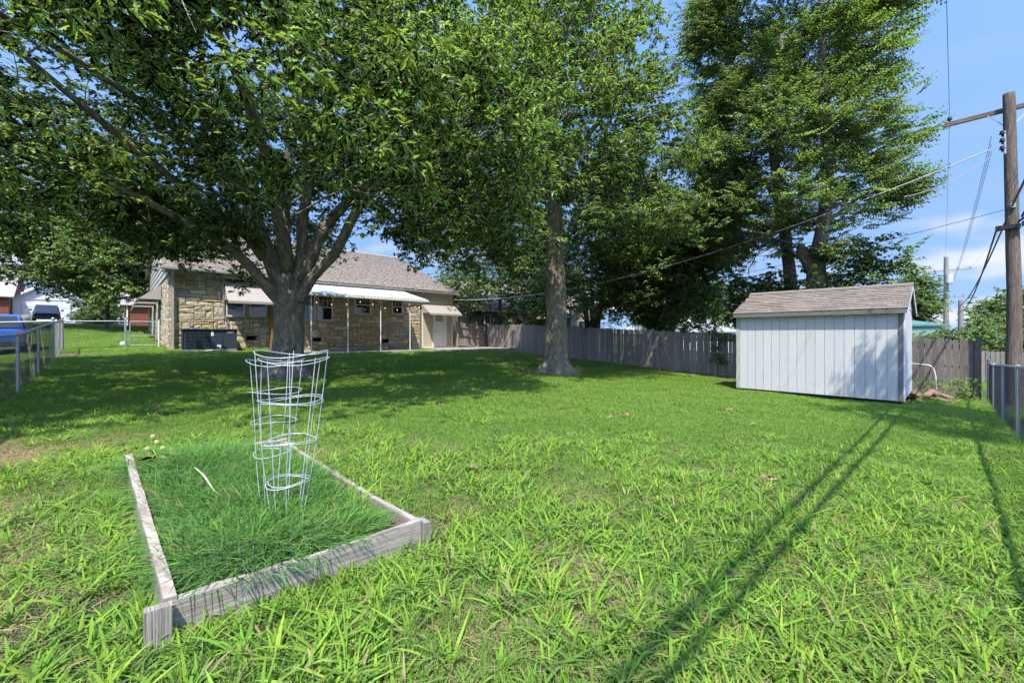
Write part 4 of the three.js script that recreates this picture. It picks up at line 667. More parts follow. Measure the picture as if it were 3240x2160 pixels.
wireT('telecom_cable', 'lower thick black telecom cable sagging past the utility pole', [cable(P(PU - .22, PV - .12, 4.55), P(-22, -.72, 5.2), .5, .026), cable(P(PU - .22, PV - .2, 4.55), P(PU + .2, PV + .32, 4.3), .05, .026), cable(P(PU + .2, PV + .32, 4.3), P(44.04, -.31, 3.1), .6, .022)], P(PU, PV, 4.55));
wireT('power_line', 'thin wire on the crossarm insulator nearer the yard', [cable(P(PU, .1, 7.84), P(-22, .1, 8.2), .6, .005), cable(P(PU, .1, 7.84), P(64.9, .7, 8.7), .8, .005)], P(PU, .1, 7.84));
wireT('power_line', 'thin wire on the crossarm insulator over the alley', [cable(P(PU, -2.2, 7.84), P(-22, -2.2, 8.2), .6, .006), cable(P(PU, -2.2, 7.84), P(64.9, -1.2, 8.7), .8, .005)], P(PU, -2.2, 7.84));
wireT('power_line', 'bundle of secondary wires running from the insulator rack', [0, 1, 2].flatMap(k => [cable(P(PU - .1, PV - .45, 6.5 + k * .21), P(-22, PV - .5, 6.9 + k * .2), .5, .007), cable(P(PU - .1, PV + .42, 6.5 + k * .21), P(64.9, .3, 6.6 + k * .2), .7, .006)]), P(PU, PV, 6.6));
wireT('service_drop', 'twisted service cable from the pole rack to the stone house', [cable(P(PU - .15, PV + .42, 6.55), P(15.9, 22.3, 3.65), 1.15, .017, 40), cable(P(PU - .15, PV + .42, 6.35), P(PU - .3, PV + 2.2, 5.62), .18, .009)], P(15.9, 22.3, 3.65), M([.42, .43, .43], .6));
wireT('service_drop', 'thin telephone drop wire from the pole over the shed', [cable(P(PU - .15, PV + .1, 4.82), P(21, 26, 3.8), .9, .008, 40)], P(PU, PV, 4.8));
function farPole(label, u, v, top, r, arms, drum) {
  const g = land(u, v), t = thing('utility_pole', label, 'utility pole', P(u, v, g), 'distant utility poles');
  part('pole', tube([P(u, v, g - .1), P(u, v, top)], [r * .85, r * .6], 12), M([.24, .215, .19], .9), t);
  for (const [y, w] of arms) { part('crossarm', bar(P(u - .686 * 0, v - w / 2, y), P(u, v + w / 2, y), .1, .12, 1), M([.3, .28, .26], .9), t); for (const s of [-1, -.5, .5, 1]) { const c = new THREE.CylinderGeometry(.05, .06, .2, 8); c.translate(u, y + .15, -(v + s * w * .45)); part('insulator', c.toNonIndexed(), M([.2, .2, .2], .6), t); } }
  if (drum) { const c = new THREE.CylinderGeometry(.3, .3, .95, 16); c.translate(u - .3, drum, -v + .25); part('transformer', c.toNonIndexed(), M([.5, .53, .55], .5), t); }
}
farPole('distant tall pole with transformer and two crossarms beyond the shed', 64.9, .62, 9.76, .3, [[8.3, 3.9], [5.4, 2.8]], 7.4);
farPole('distant short dark pole where the telecom cables end', 44.04, -.31, 3.85, .22, []);
farPole('smallest distant pole with single crossarm behind the transformer pole', 92, 2.6, 6.4, .28, [[5.9, 3.2]]);
// ---------------------------------------------------------------- trees
const oakHalf = [[0, .02], [.14, .05], [.2, .2], [.27, .17], [.31, .08], [.42, .3], [.5, .27], [.54, .1], [.66, .27], [.73, .22], [.76, .09], [.87, .13], [1, 0]];
const mapleHalf = [[0, .02], [.06, .3], [.2, .34], [.26, .2], [.42, .42], [.52, .36], [.56, .14], [.76, .2], [1, 0]];
const ovalHalf = [[0, .01], [.2, .2], [.45, .27], [.72, .2], [1, 0]];
const plainHalf = [[0, .02], [.4, .28], [1, 0]];
function leafTris(half, fold, droop) {               // one lobed leaf, length 1 along +x, folded along its midrib
  const T = [], p = (x, y) => [x, Math.abs(y) * fold - droop * x * x, y];
  for (const s of [1, -1]) for (let i = 0; i < half.length - 1; i++) { const a = half[i], b = half[i + 1], m0 = p(a[0], 0), m1 = p(b[0], 0), e0 = p(a[0], a[1] * s), e1 = p(b[0], b[1] * s); T.push([m0, e0, e1], [m0, e1, m1]); }
  return T;
}
function sprayGeo(seed, half, o) {
  const r = mulberry(seed), q = (a, b) => a + (b - a) * r(), pos = [], nor = [], cl = [], m = new THREE.Object3D(), v = V3(), n = V3(), a = V3(), b = V3();
  const leaf = (p, yaw, pitch, roll, L, c) => {
    m.position.copy(p); m.rotation.set(roll, yaw, pitch, 'YZX'); m.scale.setScalar(L); m.updateMatrix();
    for (const t of leafTris(half, q(.15, .5), q(.1, .4))) { const w = t.map(e => v.set(...e).applyMatrix4(m.matrix).clone()); a.subVectors(w[1], w[0]); b.subVectors(w[2], w[0]); n.crossVectors(a, b).normalize(); if (n.y < 0) n.negate(); for (const e of w) { pos.push(e.x, e.y, e.z); nor.push(n.x, n.y, n.z); cl.push(...c); } }
  };
  const twig = (p0, p1, rad) => { const g = tube([p0, p1], [rad, rad * .5], 3, false, 0, 0, 0, false), P0 = g.attributes.position, N0 = g.attributes.normal; for (let i = 0; i < P0.count; i++) { pos.push(P0.getX(i), P0.getY(i), P0.getZ(i)); nor.push(N0.getX(i), N0.getY(i), N0.getZ(i)); cl.push(.09, .075, .045); } };
  for (let k = 0; k < o.twigs; k++) {
    const yaw = o.twigs === 1 ? 0 : o.flat ? q(-.7, .7) : q(0, TAU), pitch = q(...o.pitch), L = q(...o.twigLen), d = V3(Math.cos(yaw) * Math.cos(pitch), Math.sin(pitch), Math.sin(yaw) * Math.cos(pitch)), s0 = V3(q(-.06, .06), q(-.05, .05), q(-.06, .06)).multiplyScalar(o.loose);
    twig(s0, s0.clone().addScaledVector(d, L), .004);
    for (let i = 0; i < o.leaves; i++) {
      const t = o.even ? (i + .5) / o.leaves : Math.pow(q(.1, 1), .6), p = s0.clone().addScaledVector(d, L * t), sd = i % 2 ? 1 : -1, tone = q(.75, 1.25), base = o.cols[Math.floor(r() * o.cols.length)];
      leaf(p, -yaw + sd * q(...o.out), pitch * .5 + q(-.5, .35), q(-.6, .6), q(...o.size), base.map(x => x * tone));
    }
  }
  const g = new THREE.BufferGeometry(); g.setAttribute('position', new THREE.Float32BufferAttribute(pos, 3)); g.setAttribute('normal', new THREE.Float32BufferAttribute(nor, 3)); g.setAttribute('color', new THREE.Float32BufferAttribute(cl, 3)); return g;
}
const OAK = [[.24, .40, .05], [.28, .44, .055], [.20, .36, .055], [.32, .47, .065]], ELM = [[.26, .43, .04], [.31, .47, .045], [.22, .39, .045]], MAPLE = [[.19, .35, .05], [.23, .39, .05], [.16, .30, .05]], LIGHT = [[.25, .40, .06], [.29, .44, .065], [.21, .36, .055]];
const oakS = [0, 1, 2].map(i => sprayGeo(900 + i, oakHalf, { twigs: 3, pitch: [-.4, .3], twigLen: [.22, .46], leaves: 8, loose: 1.4, size: [.095, .16], out: [.2, 1.3], cols: OAK }));
const oakFarS = [0, 1, 2].map(i => sprayGeo(930 + i, ovalHalf, { twigs: 4, pitch: [-.5, .4], twigLen: [.3, .55], leaves: 7, loose: 2, size: [.12, .2], out: [.2, 1.4], cols: OAK }));
const elmS = [0, 1, 2].map(i => sprayGeo(960 + i, ovalHalf, { twigs: 4, flat: true, pitch: [-.1, .25], twigLen: [.45, .85], leaves: 13, loose: 1, even: true, size: [.07, .115], out: [.6, 1.1], cols: ELM }));
const mapleS = [0, 1, 2].map(i => sprayGeo(990 + i, mapleHalf, { twigs: 4, pitch: [-.6, .3], twigLen: [.25, .5], leaves: 6, loose: 2, size: [.1, .16], out: [.2, 1.4], cols: MAPLE }));
const lightS = [0, 1, 2].map(i => sprayGeo(1020 + i, plainHalf, { twigs: 4, pitch: [-.6, .4], twigLen: [.3, .6], leaves: 8, loose: 2.5, size: [.13, .22], out: [.2, 1.4], cols: LIGHT }));
const farS = [0, 1].map(i => sprayGeo(1050 + i, plainHalf, { twigs: 5, pitch: [-.6, .6], twigLen: [.4, .8], leaves: 8, loose: 4, size: [.2, .36], out: [.2, 1.4], cols: LIGHT.concat(MAPLE) }));
const sapS = [0, 1].map(i => sprayGeo(1080 + i, ovalHalf, { twigs: 3, flat: true, pitch: [0, .35], twigLen: [.5, .9], leaves: 9, loose: 1, even: true, size: [.12, .17], out: [.6, 1.1], cols: MAPLE.concat(ELM) }));
const mLeaf = leafy({ clearcoat: .75, clearcoatRoughness: .36, transmission: .55 });
const bark = (c, s = 1) => M(c, .95, { map: rep(texBark, .9 * s, .5 * s), bumpMap: rep(texBarkB, .9 * s, .5 * s), bumpScale: .035 });
const mOakBark = bark([.46, .41, .33]), mGreyBark = bark([.55, .50, .45], 1.6), mDarkBark = bark([.17, .145, .12]);

function trunkGeo(pts, radii, flare, seed) {          // trunk with buttress roots and ridged bark
  const curve = new THREE.CatmullRomCurve3(pts, false, 'centripetal'), N = 90, S = 72, pos = [], uv = [], idx = [];
  for (let i = 0; i <= N; i++) {
    const t = i / N, p = curve.getPoint(t), q = t * (radii.length - 1), k = Math.min(Math.floor(q), radii.length - 2), r0 = radii[k] + (radii[k + 1] - radii[k]) * (q - k), h = p.y - pts[0].y - .12;
    for (let j = 0; j <= S; j++) {
      const a = j / S * TAU, root = Math.pow(.5 + .5 * Math.sin(a * 5 + seed + 1.2 * Math.sin(a * 2 + seed)), 2), fl = flare * Math.exp(-Math.max(0, h) * 3.4) * (.35 + .9 * root);
      const rid = .035 * Math.abs(n3(Math.cos(a) * 7 + seed, h * 1.1, Math.sin(a) * 7)) + .05 * fbm3(Math.cos(a) * 1.2 + seed, h * .8, Math.sin(a) * 1.2, 3);
      const r = r0 * (1 + rid) + fl;
      pos.push(p.x + Math.cos(a) * r, p.y, p.z + Math.sin(a) * r); uv.push(j / S * TAU * r0, h);
    }
  }
  const w = S + 1; for (let i = 0; i < N; i++) for (let j = 0; j < S; j++) { const a = i * w + j; idx.push(a, a + w, a + 1, a + 1, a + w, a + w + 1); }
  const g = new THREE.BufferGeometry(); g.setAttribute('position', new THREE.Float32BufferAttribute(pos, 3)); g.setAttribute('uv', new THREE.Float32BufferAttribute(uv, 2)); g.setIndex(idx); g.computeVertexNormals(); return g.toNonIndexed();
}
function tree(o) {
  const t = thing(o.name, o.label, o.category || 'tree', P(o.at[0], o.at[1], land(...o.at)), o.group);
  const nodes = [];
  if (o.trunk) { part('trunk', o.fine ? trunkGeo(o.trunk.p, o.trunk.r, o.trunk.flare, o.seed) : tube(o.trunk.p, o.trunk.r, 12, false, .1, o.seed), o.bark, t); o.trunk.p.slice(-1).forEach(p => nodes.push([p, o.trunk.r.at(-1) * .6])); }
  for (const l of o.limbs || []) { part('limb', tube(l.p, l.r, o.fine ? 14 : 8, false, .14, o.seed + l.p[0].x, (l.p.length - 1) * (o.fine ? 8 : 4)), l.bark || o.bark, t); const c = new THREE.CatmullRomCurve3(l.p, false, 'centripetal'); for (let k = 3; k <= 10; k++) nodes.push([c.getPoint(k / 10), Math.max(.02, l.r.at(-1) * .8)]); }
  // boughs carry the clusters, clusters carry the sprays
  const tw = [], inst = []; const r = mulberry(o.seed * 77 + 5), q = (a, b) => a + (b - a) * r();
  for (const [c, rad, n, tone] of o.clusters) {
    let best = null, bd = 1e9; for (const nd of nodes) { const d = nd[0].distanceTo(c) + Math.max(0, nd[0].y - c.y) * 1.2; if (d < bd) { bd = d; best = nd; } }
    if (best && bd > .3 && o.twigs !== false) { const m = best[0].clone().lerp(c, .5); m.y += .12 * bd * q(-.2, .8); m.x += q(-.1, .1) * bd; m.z += q(-.1, .1) * bd; tw.push(tube([best[0], m, c], [Math.min(best[1], .01 + .007 * bd), .005 + .003 * bd, .004], 5, false, 0, 0, 6)); if (bd > 1.2 && nodes.length < 900) { nodes.push([m, .02]); } }
    for (let k = 0; k < n; k++) {
      const d = V3(q(-1, 1), q(-1, 1), q(-1, 1)); if (d.lengthSq() > 1) { k--; continue; }
      const p = c.clone().add(V3(d.x * rad, d.y * rad * (o.flat || .7), d.z * rad));
      if (o.keep && !o.keep(p)) continue;
      inst.push([p, o.radial ? Math.atan2(-(p.z - o.axis(p).z), p.x - o.axis(p).x) + q(-.6, .6) : q(0, TAU), q(-.35, .3) - (o.hang || 0), q(.8, 1.2) * (o.size || 1), (tone || 1) * q(.85, 1.15)]);
    }
  }
  if (tw.length) { const m = part('branches', merge(tw), o.bark, t); m.userData.kind = 'stuff'; }
  const S = o.sprays, b = bases.get(t);
  S.forEach((g, gi) => {
    const mine = inst.filter((_, i) => i % S.length === gi); if (!mine.length) return; const im = new THREE.InstancedMesh(g, o.leaf || mLeaf, mine.length); im.name = 'crown'; im.userData = { kind: 'stuff' };
    mine.forEach(([p, yaw, pitch, s, tone], i) => { dummy.position.copy(p).sub(b); dummy.rotation.set(q(-.5, .5), yaw, pitch, 'YZX'); dummy.scale.setScalar(s); dummy.updateMatrix(); im.setMatrixAt(i, dummy.matrix); im.setColorAt(i, col(tone * q(.9, 1.1), tone, tone * q(.85, 1.1))); });
    shade(im); t.add(im);
  });
  return t;
}
function clustersIn(seed, n, box, ok, rad, count, tone) {
  const r = mulberry(seed), q = (a, b) => a + (b - a) * r(), out = []; let guard = 0;
  while (out.length < n && guard++ < n * 60) { const u = q(box[0], box[1]), v = q(box[2], box[3]), y = q(box[4], box[5]); const k = ok(u, v, y); if (k > r()) out.push([P(u, v, y), q(...rad), Math.round(q(...count)), tone ? tone(u, v, y) : q(.9, 1.1)]); }
  return out;
}
const ell = (cu, cv, cy, ru, rv, ry, hollow = .35) => (u, v, y) => { const d = Math.hypot((u - cu) / ru, (v - cv) / rv, (y - cy) / ry) + .16 * fbm3(u * .35, y * .35, v * .35, 2); return d > 1 ? 0 : d < .4 ? hollow : hollow + (1 - hollow) * smooth(.35, .8, d); };

// the big spreading oak
{
  const g = land(3.55, 13.15), T = (u, v, y) => P(u, v, y);
  const reach = (u, v) => { const a = Math.atan2(v - 13.15, u - 3.55); const near = Math.cos(a - Math.atan2(-.7274, -.686)), left = Math.cos(a - Math.atan2(.686, -.7274)); return 7.0 + 2.3 * Math.max(0, near) - 2.8 * smooth(.25, -.4, near) + 1.3 * Math.max(0, left) - .6 * Math.max(0, -left) + .8 * n2(Math.cos(a) * 1.5, Math.sin(a) * 1.5 + 4); };
  const ok = (u, v, y) => {
    const r = Math.hypot(u - 3.55, v - 13.15), k = r / reach(u, v); if (k > 1) return 0;
    const aa = Math.atan2(v - 13.15, u - 3.55), nr = Math.cos(aa - Math.atan2(-.7274, -.686)), lf = Math.cos(aa - Math.atan2(.686, -.7274)), low = 5.7 - 1.95 * smooth(.22, .62, k) + .45 * n2(u * .6, v * .6) - 1.2 * smooth(.4, .9, lf) * smooth(.12, .38, k) * smooth(.62, .4, k) + 1.7 * smooth(.1, -.5, nr) * smooth(.35, -.2, lf) * smooth(.2, .5, k), high = 4.2 + 8.0 * Math.sqrt(Math.max(0, 1 - k * k * .97));
    if (y < low || y > high) return 0;
    const shell = Math.max(smooth(2.2, .2, y - low), smooth(3, .3, high - y), smooth(.6, .95, k)); 
    const n = fbm3(u * .5 + 3, y * .6, v * .5, 2); if (n < -.23) return 0;
    return (.25 + .75 * shell);
  };
  // low drooping boughs on the house side
  const droop = [[0.25, 15.1, 4.42], [0.01, 15.34, 4.62], [2.44, 14.25, 5.1], [0.2, 14.75, 4.88], [0.06, 14.67, 4.47], [2.49, 14.34, 5.2], [1.87, 13.28, 3.87], [1.54, 15.39, 5.01], [2.24, 13.91, 3.94], [1.46, 13.23, 4.16], [1.06, 16.11, 4.09], [2.06, 13.07, 4.31], [2.46, 14.61, 4.74], [2.06, 13.45, 4.33], [1.25, 13.38, 4.04], [0.42, 13.77, 4.94], [-0.3, 15.23, 5.5], [1.11, 14.1, 4.2], [2.5, 13.03, 4.22], [0.15, 14.8, 5.09], [0.59, 14.52, 4.7], [1.12, 13.3, 4.78], [-0.29, 16.82, 5.3], [1.35, 13.84, 3.91], [0.07, 14.1, 4.7], [1.8, 15.47, 5.45], [1.58, 12.59, 4.83], [0.44, 16.17, 5.93], [0.8, 15.32, 5.25], [1.88, 12.88, 3.91], [0.86, 14.47, 3.83], [2.19, 11.99, 3.98], [-0.34, 16.93, 5.3], [0.58, 13.79, 3.82], [2.35, 12.5, 4.29], [-0.26, 14.82, 4.7], [1.43, 12.81, 3.68], [1.13, 16.25, 4.28], [-0.09, 16.66, 5.55], [0.77, 14.87, 5.23], [0.24, 13.91, 4.47], [0.88, 16.13, 4.21], [1.84, 12.39, 4.07], [0.29, 14.44, 4.37], [0.22, 14.28, 5.32], [-0.31, 16.18, 6.34]];
  tree({
    name: 'oak_tree', label: 'huge spreading oak forking low in front of the stone house', at: [3.55, 13.15], seed: 3, fine: true, bark: mOakBark, sprays: oakS,
    trunk: { p: [T(3.55, 13.15, g - .12), T(3.55, 13.15, g + .5), T(3.57, 13.13, 1.4), T(3.58, 13.12, 2.3), T(3.6, 13.13, 3.1)], r: [.43, .39, .38, .41, .32], flare: .52 },
    limbs: [
      { p: [T(3.35, 13.1, 2.3), T(2.9, 13.06, 2.8), T(2.55, 12.97, 3.2), T(2.05, 12.9, 3.64), T(1.5, 12.9, 3.95), T(.2, 12.6, 4.5), T(-1.4, 12.2, 4.9)], r: [.17, .15, .13, .12, .1, .07, .03] },
      { p: [T(3.45, 13.1, 2.6), T(3.1, 13.3, 3.6), T(2.85, 13.5, 4.5), T(2.5, 13.8, 5.6), T(2.0, 14.2, 7.2), T(1.6, 14.4, 9.5)], r: [.24, .21, .19, .16, .12, .05] },
      { p: [T(3.0, 13.35, 3.5), T(2.5, 13.2, 4.1), T(2.0, 13.2, 4.3), T(1.2, 12.9, 4.9), T(-.5, 12.2, 6), T(-2, 11.4, 7)], r: [.15, .14, .12, .1, .07, .03] },
      { p: [T(3.57, 13.3, 2.6), T(3.57, 13.6, 3.6), T(3.56, 13.83, 4.75), T(3.69, 13.84, 6.1), T(3.9, 13.9, 7.7), T(4, 14, 10.5)], r: [.27, .24, .22, .18, .13, .05], bark: mGreyBark },
      { p: [T(3.7, 13.1, 2.7), T(3.85, 12.85, 3.6), T(3.8, 12.7, 4.6), T(3.9, 12.4, 5.8), T(3.4, 11.6, 7.4), T(2.6, 10.4, 9)], r: [.2, .17, .15, .12, .09, .04] },
      { p: [T(3.85, 12.9, 2.9), T(4.05, 12.7, 3.6), T(4.27, 12.47, 4.35), T(4.92, 12.27, 5.26), T(6.2, 12, 6.6), T(7.6, 11.6, 8)], r: [.2, .18, .16, .13, .09, .04] },
      { p: [T(3.75, 12.85, 2.35), T(3.95, 12.35, 2.95), T(4.31, 11.61, 3.6), T(4.46, 10.91, 4.35), T(4.62, 10.4, 4.85), T(5.1, 9.2, 5.6), T(5.8, 7.6, 6.4)], r: [.16, .145, .13, .12, .1, .07, .03] },
      { p: [T(3.5, 12.9, 3.2), T(2.9, 11.8, 4.6), T(2.2, 10.2, 5.6), T(1.2, 8.2, 6.2), T(.2, 6.4, 6.3)], r: [.15, .13, .1, .07, .03] },
      { p: [T(2.5, 13.0, 5.0), T(1.3, 12.2, 5.8), T(-.4, 11.0, 6.3), T(-2.2, 9.6, 6.4)], r: [.1, .085, .06, .03] },
    ],
    clusters: clustersIn(31, 550, [-7, 13, 2, 21, 3.2, 14], ok, [.65, 1.15], [11, 17]).concat(droop.map(([u, v, y]) => [P(u, v, y), .55, 10, 1])),
    keep: p => { const d = depth(p.x, -p.z), s = Math.hypot(p.x, p.z); return s > 2.8 && p.y > 2.75; },
  });
}
// the straight-trunked second oak
{
  const g = land(12.4, 10.6), T = P;
  const ok = (u, v, y) => { const r = Math.hypot(u - 12.2, v - 10.8), k = r / (5.4 + .7 * n2(Math.atan2(v - 10.8, u - 12.2) * 1.2, 3)); if (k > 1) return 0; const leftish = clamp((-.7274 * (u - 12.4) + .686 * (v - 10.6)) / 5, -1, 1), low = 6.7 - 1.9 * smooth(.3, .85, k) - 1.1 * Math.max(0, leftish) + .5 * n2(u * .6, v * .6 + 4), high = 5.6 + 9.3 * Math.sqrt(Math.max(0, 1 - k * k)); if (y < low || y > high) return 0; const n = fbm3(u * .5 + 9, y * .55, v * .5, 2); if (n < -.28) return 0; return .3 + .7 * Math.max(smooth(2, .2, y - low), smooth(3, .3, high - y), smooth(.55, .95, k)); };
  tree({
    name: 'oak_tree', label: 'oak with tall straight bare trunk in front of the wooden fence', at: [12.4, 10.6], seed: 8, fine: true, bark: bark([.50, .43, .33], 1.2), sprays: oakS,
    trunk: { p: [T(12.4, 10.6, g - .12), T(12.4, 10.6, g + .5), T(12.38, 10.62, 2.4), T(12.33, 10.65, 4.6), T(12.3, 10.7, 6.8), T(12.3, 10.7, 9.5)], r: [.47, .43, .385, .35, .31, .18], flare: .46 },
    limbs: [{ p: [T(12.3, 10.7, 9.2), T(12.6, 10.9, 12), T(12.5, 11, 15)], r: [.16, .1, .04] }, { p: [T(12.3, 10.7, 6.2), T(11.2, 11.2, 7.4), T(9.6, 11.8, 8), T(8.2, 12.4, 8)], r: [.12, .1, .07, .03] }, { p: [T(12.3, 10.7, 6.6), T(13.4, 10, 7.8), T(15, 9.3, 8.8), T(16.4, 8.6, 9)], r: [.12, .1, .07, .03] }, { p: [T(12.3, 10.7, 7), T(12, 9.2, 8), T(11.4, 7.4, 8.8), T(10.8, 6, 9)], r: [.12, .1, .07, .03] }, { p: [T(12.3, 10.7, 6), T(12.4, 12, 6.6), T(12.2, 13.6, 6.4), T(12, 15, 5.8)], r: [.1, .08, .05, .02] }, { p: [T(12.3, 10.7, 8), T(13.6, 11.4, 10), T(15.4, 12, 11.5)], r: [.12, .09, .03] }],
    clusters: clustersIn(41, 500, [5.5, 19, 4, 18, 4.4, 15.2], ok, [.6, 1.05], [9, 15]),
  });
}
// elm behind the shed: two tall stems, feathery outer sprays
{
  const T = P, okA = (u, v, y) => { const q = y / 22, r = Math.hypot(u - 19.3, v - 4.5), lim = (y < 6 ? 1.3 + (y - 2.6) * .56 : 3.25 + .3 * Math.sin(y)) + .5 * n2(u * .5 + v * .5, y * .6), rt = .7274 * (u - 19.3) - .686 * (v - 4.5), d = r / (lim * (1 - .04 * smooth(0, 3, rt))); if (d > 1 || y < 4.9 + .5 * n2(u, v)) return 0; if (fbm3(u * .55, y * .6, v * .55, 2) < -.22) return 0; return .2 + .8 * smooth(.4, .95, d); };
  tree({
    name: 'elm_tree', label: 'tall feathery elm with forked grey trunk rising behind the shed', at: [20, 3.81], seed: 13, bark: mGreyBark, sprays: elmS, fine: true, radial: true, axis: p => P(19.9, 3.9, 0), hang: -.05,
    trunk: { p: [T(20, 3.81, -.55), T(20, 3.8, .5), T(20, 3.78, 2.2), T(20.05, 3.75, 3.6), T(20.08, 3.72, 4.7)], r: [.4, .35, .32, .32, .28], flare: .25 },
    limbs: [{ p: [T(20.1, 3.7, 4.5), T(20.3, 3.5, 6.4), T(20.3, 3.45, 9), T(20.3, 3.6, 12), T(20.2, 3.6, 16)], r: [.27, .22, .2, .16, .06] }, { p: [T(21.7, 4.95, -.4), T(21.7, 4.95, 3), T(21.4, 5.2, 6.5), T(21.1, 5.5, 9.8), T(21.4, 5.3, 12), T(21.5, 5.3, 15.4)], r: [.3, .26, .22, .18, .13, .06] }, { p: [T(20.0, 3.82, 3.9), T(19.75, 4.1, 4.5), T(19.68, 4.2, 4.9)], r: [.24, .2, .14] }, { p: [T(21.3, 5.3, 7), T(19, 5.6, 8), T(17.6, 6.6, 8.4), T(16.9, 7.4, 8.3)], r: [.09, .07, .05, .02] }, { p: [T(20.2, 3.6, 8), T(20.9, 2.4, 9.4), T(21.3, 1.2, 10.4)], r: [.08, .06, .02] }, { p: [T(20.2, 3.6, 5.6), T(20.8, 2.6, 6.6), T(21.2, 1.6, 7.2)], r: [.07, .05, .02] }, { p: [T(21.1, 5.5, 9.5), T(20.4, 6, 11), T(20, 7.2, 12)], r: [.08, .06, .02] }],
    clusters: clustersIn(51, 560, [14, 25, -1, 10, 4.2, 15.6], okA, [.45, .85], [7, 11]),
    keep: p => { const h = p.y - 3.3; return h < 0 || h > 6 || Math.hypot(p.x - (20 - .42 * h), -p.z - (3.8 - .41 * h)) > .85; },  // sprays left out along the sun line so light reaches the trunk
  });
  // bare dead twigs on its yard side
  const d = thing('dead_branch', 'bare dark dead branch hanging below the elm crown', 'branch', P(19.5, 5.5, 5)); const tw = [];
  const grow = (p, dir, L, r, k) => { const e = p.clone().addScaledVector(dir, L); e.y -= .06 * L; tw.push(tube([p, p.clone().lerp(e, .5).add(V3(R(-.05, .05), R(-.05, .08), R(-.05, .05))), e], [r, r * .7, r * .5], 5)); if (k > 0) for (let i = 0; i < 3; i++) grow(p.clone().lerp(e, R(.45, 1)), dir.clone().add(V3(R(-.6, .6), R(-.8, .35), R(-.6, .6))).normalize(), L * R(.5, .75), r * .55, k - 1); };
  for (const [u, v, y, dx, dy, dz] of [[19.3, 4.6, 6.2, -.5, -.15, -.8], [19.5, 4.4, 5.2, -.5, -.3, -.7], [19.3, 4.7, 7, -.3, .1, -.9]]) grow(P(u, v, y), V3(dx, dy, dz).normalize(), 1.5, .035, 3);
  part('twigs', merge(tw), mDarkBark, d).userData.kind = 'stuff';
}
// neighbours' trees beyond the fence
const simple = (name, label, at, top, rT, okc, box, n, rad, count, sprays, o = {}) => {
  const g = land(...at), stems = o.stems || [[0, 0, 0, 0]];
  return tree({ name, label, at, seed: o.seed || Math.round(at[0] * 7 + at[1]), bark: o.bark || mDarkBark, sprays, group: o.group, size: o.size, hang: o.hang, keep: o.keep, trunk: { p: [P(at[0], at[1], g - .2), P(at[0] + .05, at[1], g + (top - g) * .4), P(at[0], at[1] + .05, top * .75)], r: [rT, rT * .8, rT * .35] }, limbs: stems.filter(s => s[0] || s[1]).map(([du, dv, h, r]) => ({ p: [P(at[0] + du * .1, at[1] + dv * .1, g), P(at[0] + du * .35, at[1] + dv * .35, g + h * .4), P(at[0] + du * .7, at[1] + dv * .7, g + h * .75), P(at[0] + du, at[1] + dv, g + h)], r: [r, r * .85, r * .6, r * .2] })), clusters: clustersIn((o.seed || 60) + Math.round(at[0]), n, box, okc, rad, count) });
};
const BEY = 'trees beyond the wooden fence';
simple('maple_tree', 'dense multi-stemmed maple just beyond the wooden fence', [22.3, 16.1], 9, .2, (u, v, y) => { const r = Math.hypot(u - 22.6, v - 15.2) / 6.2, low = 2.4 + 1.9 * smooth(.75, .25, r) + .6 * n2(u * .5, v * .5); return r > 1 || y < low || y > 3 + 9.2 * Math.sqrt(Math.max(0, 1 - r * r)) ? 0 : .3 + .7 * smooth(.3, .9, r); }, [16, 29, 8.5, 22, 2.2, 12.5], 280, [.7, 1.2], [9, 13], lightS, { group: BEY, seed: 61, stems: [[.9, -.9, 6, .15], [-1.0, .6, 6.5, .17], [.3, 1.2, 6, .14], [-.4, -1.3, 5.5, .12], [1.4, .4, 5, .1]] });
simple('maple_tree', 'dark shade tree standing between fence and neighbour\'s stone house', [20.6, 23.2], 9, .17, (u, v, y) => { const r = Math.hypot(u - 20.4, v - 23.2) / 4.6, low = 3.6 + .9 * n2(u * .5, v * .5) + .9 * smooth(.6, .1, r); return r > 1 || y < low || y > 4 + 8 * Math.sqrt(Math.max(0, 1 - r * r)) ? 0 : .35 + .65 * smooth(.3, .9, r); }, [15.5, 25.2, 18.3, 28, 3, 12], 150, [.7, 1.1], [9, 13], mapleS, { group: BEY, seed: 67, stems: [[-1.2, .8, 6, .1], [1, 1, 6, .1]] });
simple('maple_tree', 'bright green tree leaning over the fence left of the shed', [21.8, 11.2], 8, .16, ell(21.6, 11, 5.2, 3.2, 3.6, 3.7), [18, 25.5, 7, 15, 1.5, 9.2], 150, [.7, 1.1], [9, 13], lightS, { group: BEY, seed: 71 });
simple('shade_tree', 'round-crowned tree far beyond the white sided house', [55, 26], 7, .3, ell(55, 26, 4.6, 5, 5, 3.2), [49, 61, 20, 32, 1.2, 8], 60, [1.2, 1.9], [9, 13], farS, { group: BEY, seed: 73 });
simple('shade_tree', 'small pale tree seen over the shed roof end', [38, 14.4], 5, .15, ell(38, 14.4, 3.6, 2.3, 2.3, 2.2), [35, 41, 11.5, 17.3, 1.4, 6], 40, [.7, 1.1], [8, 11], farS, { group: BEY, seed: 75, size: .7 });
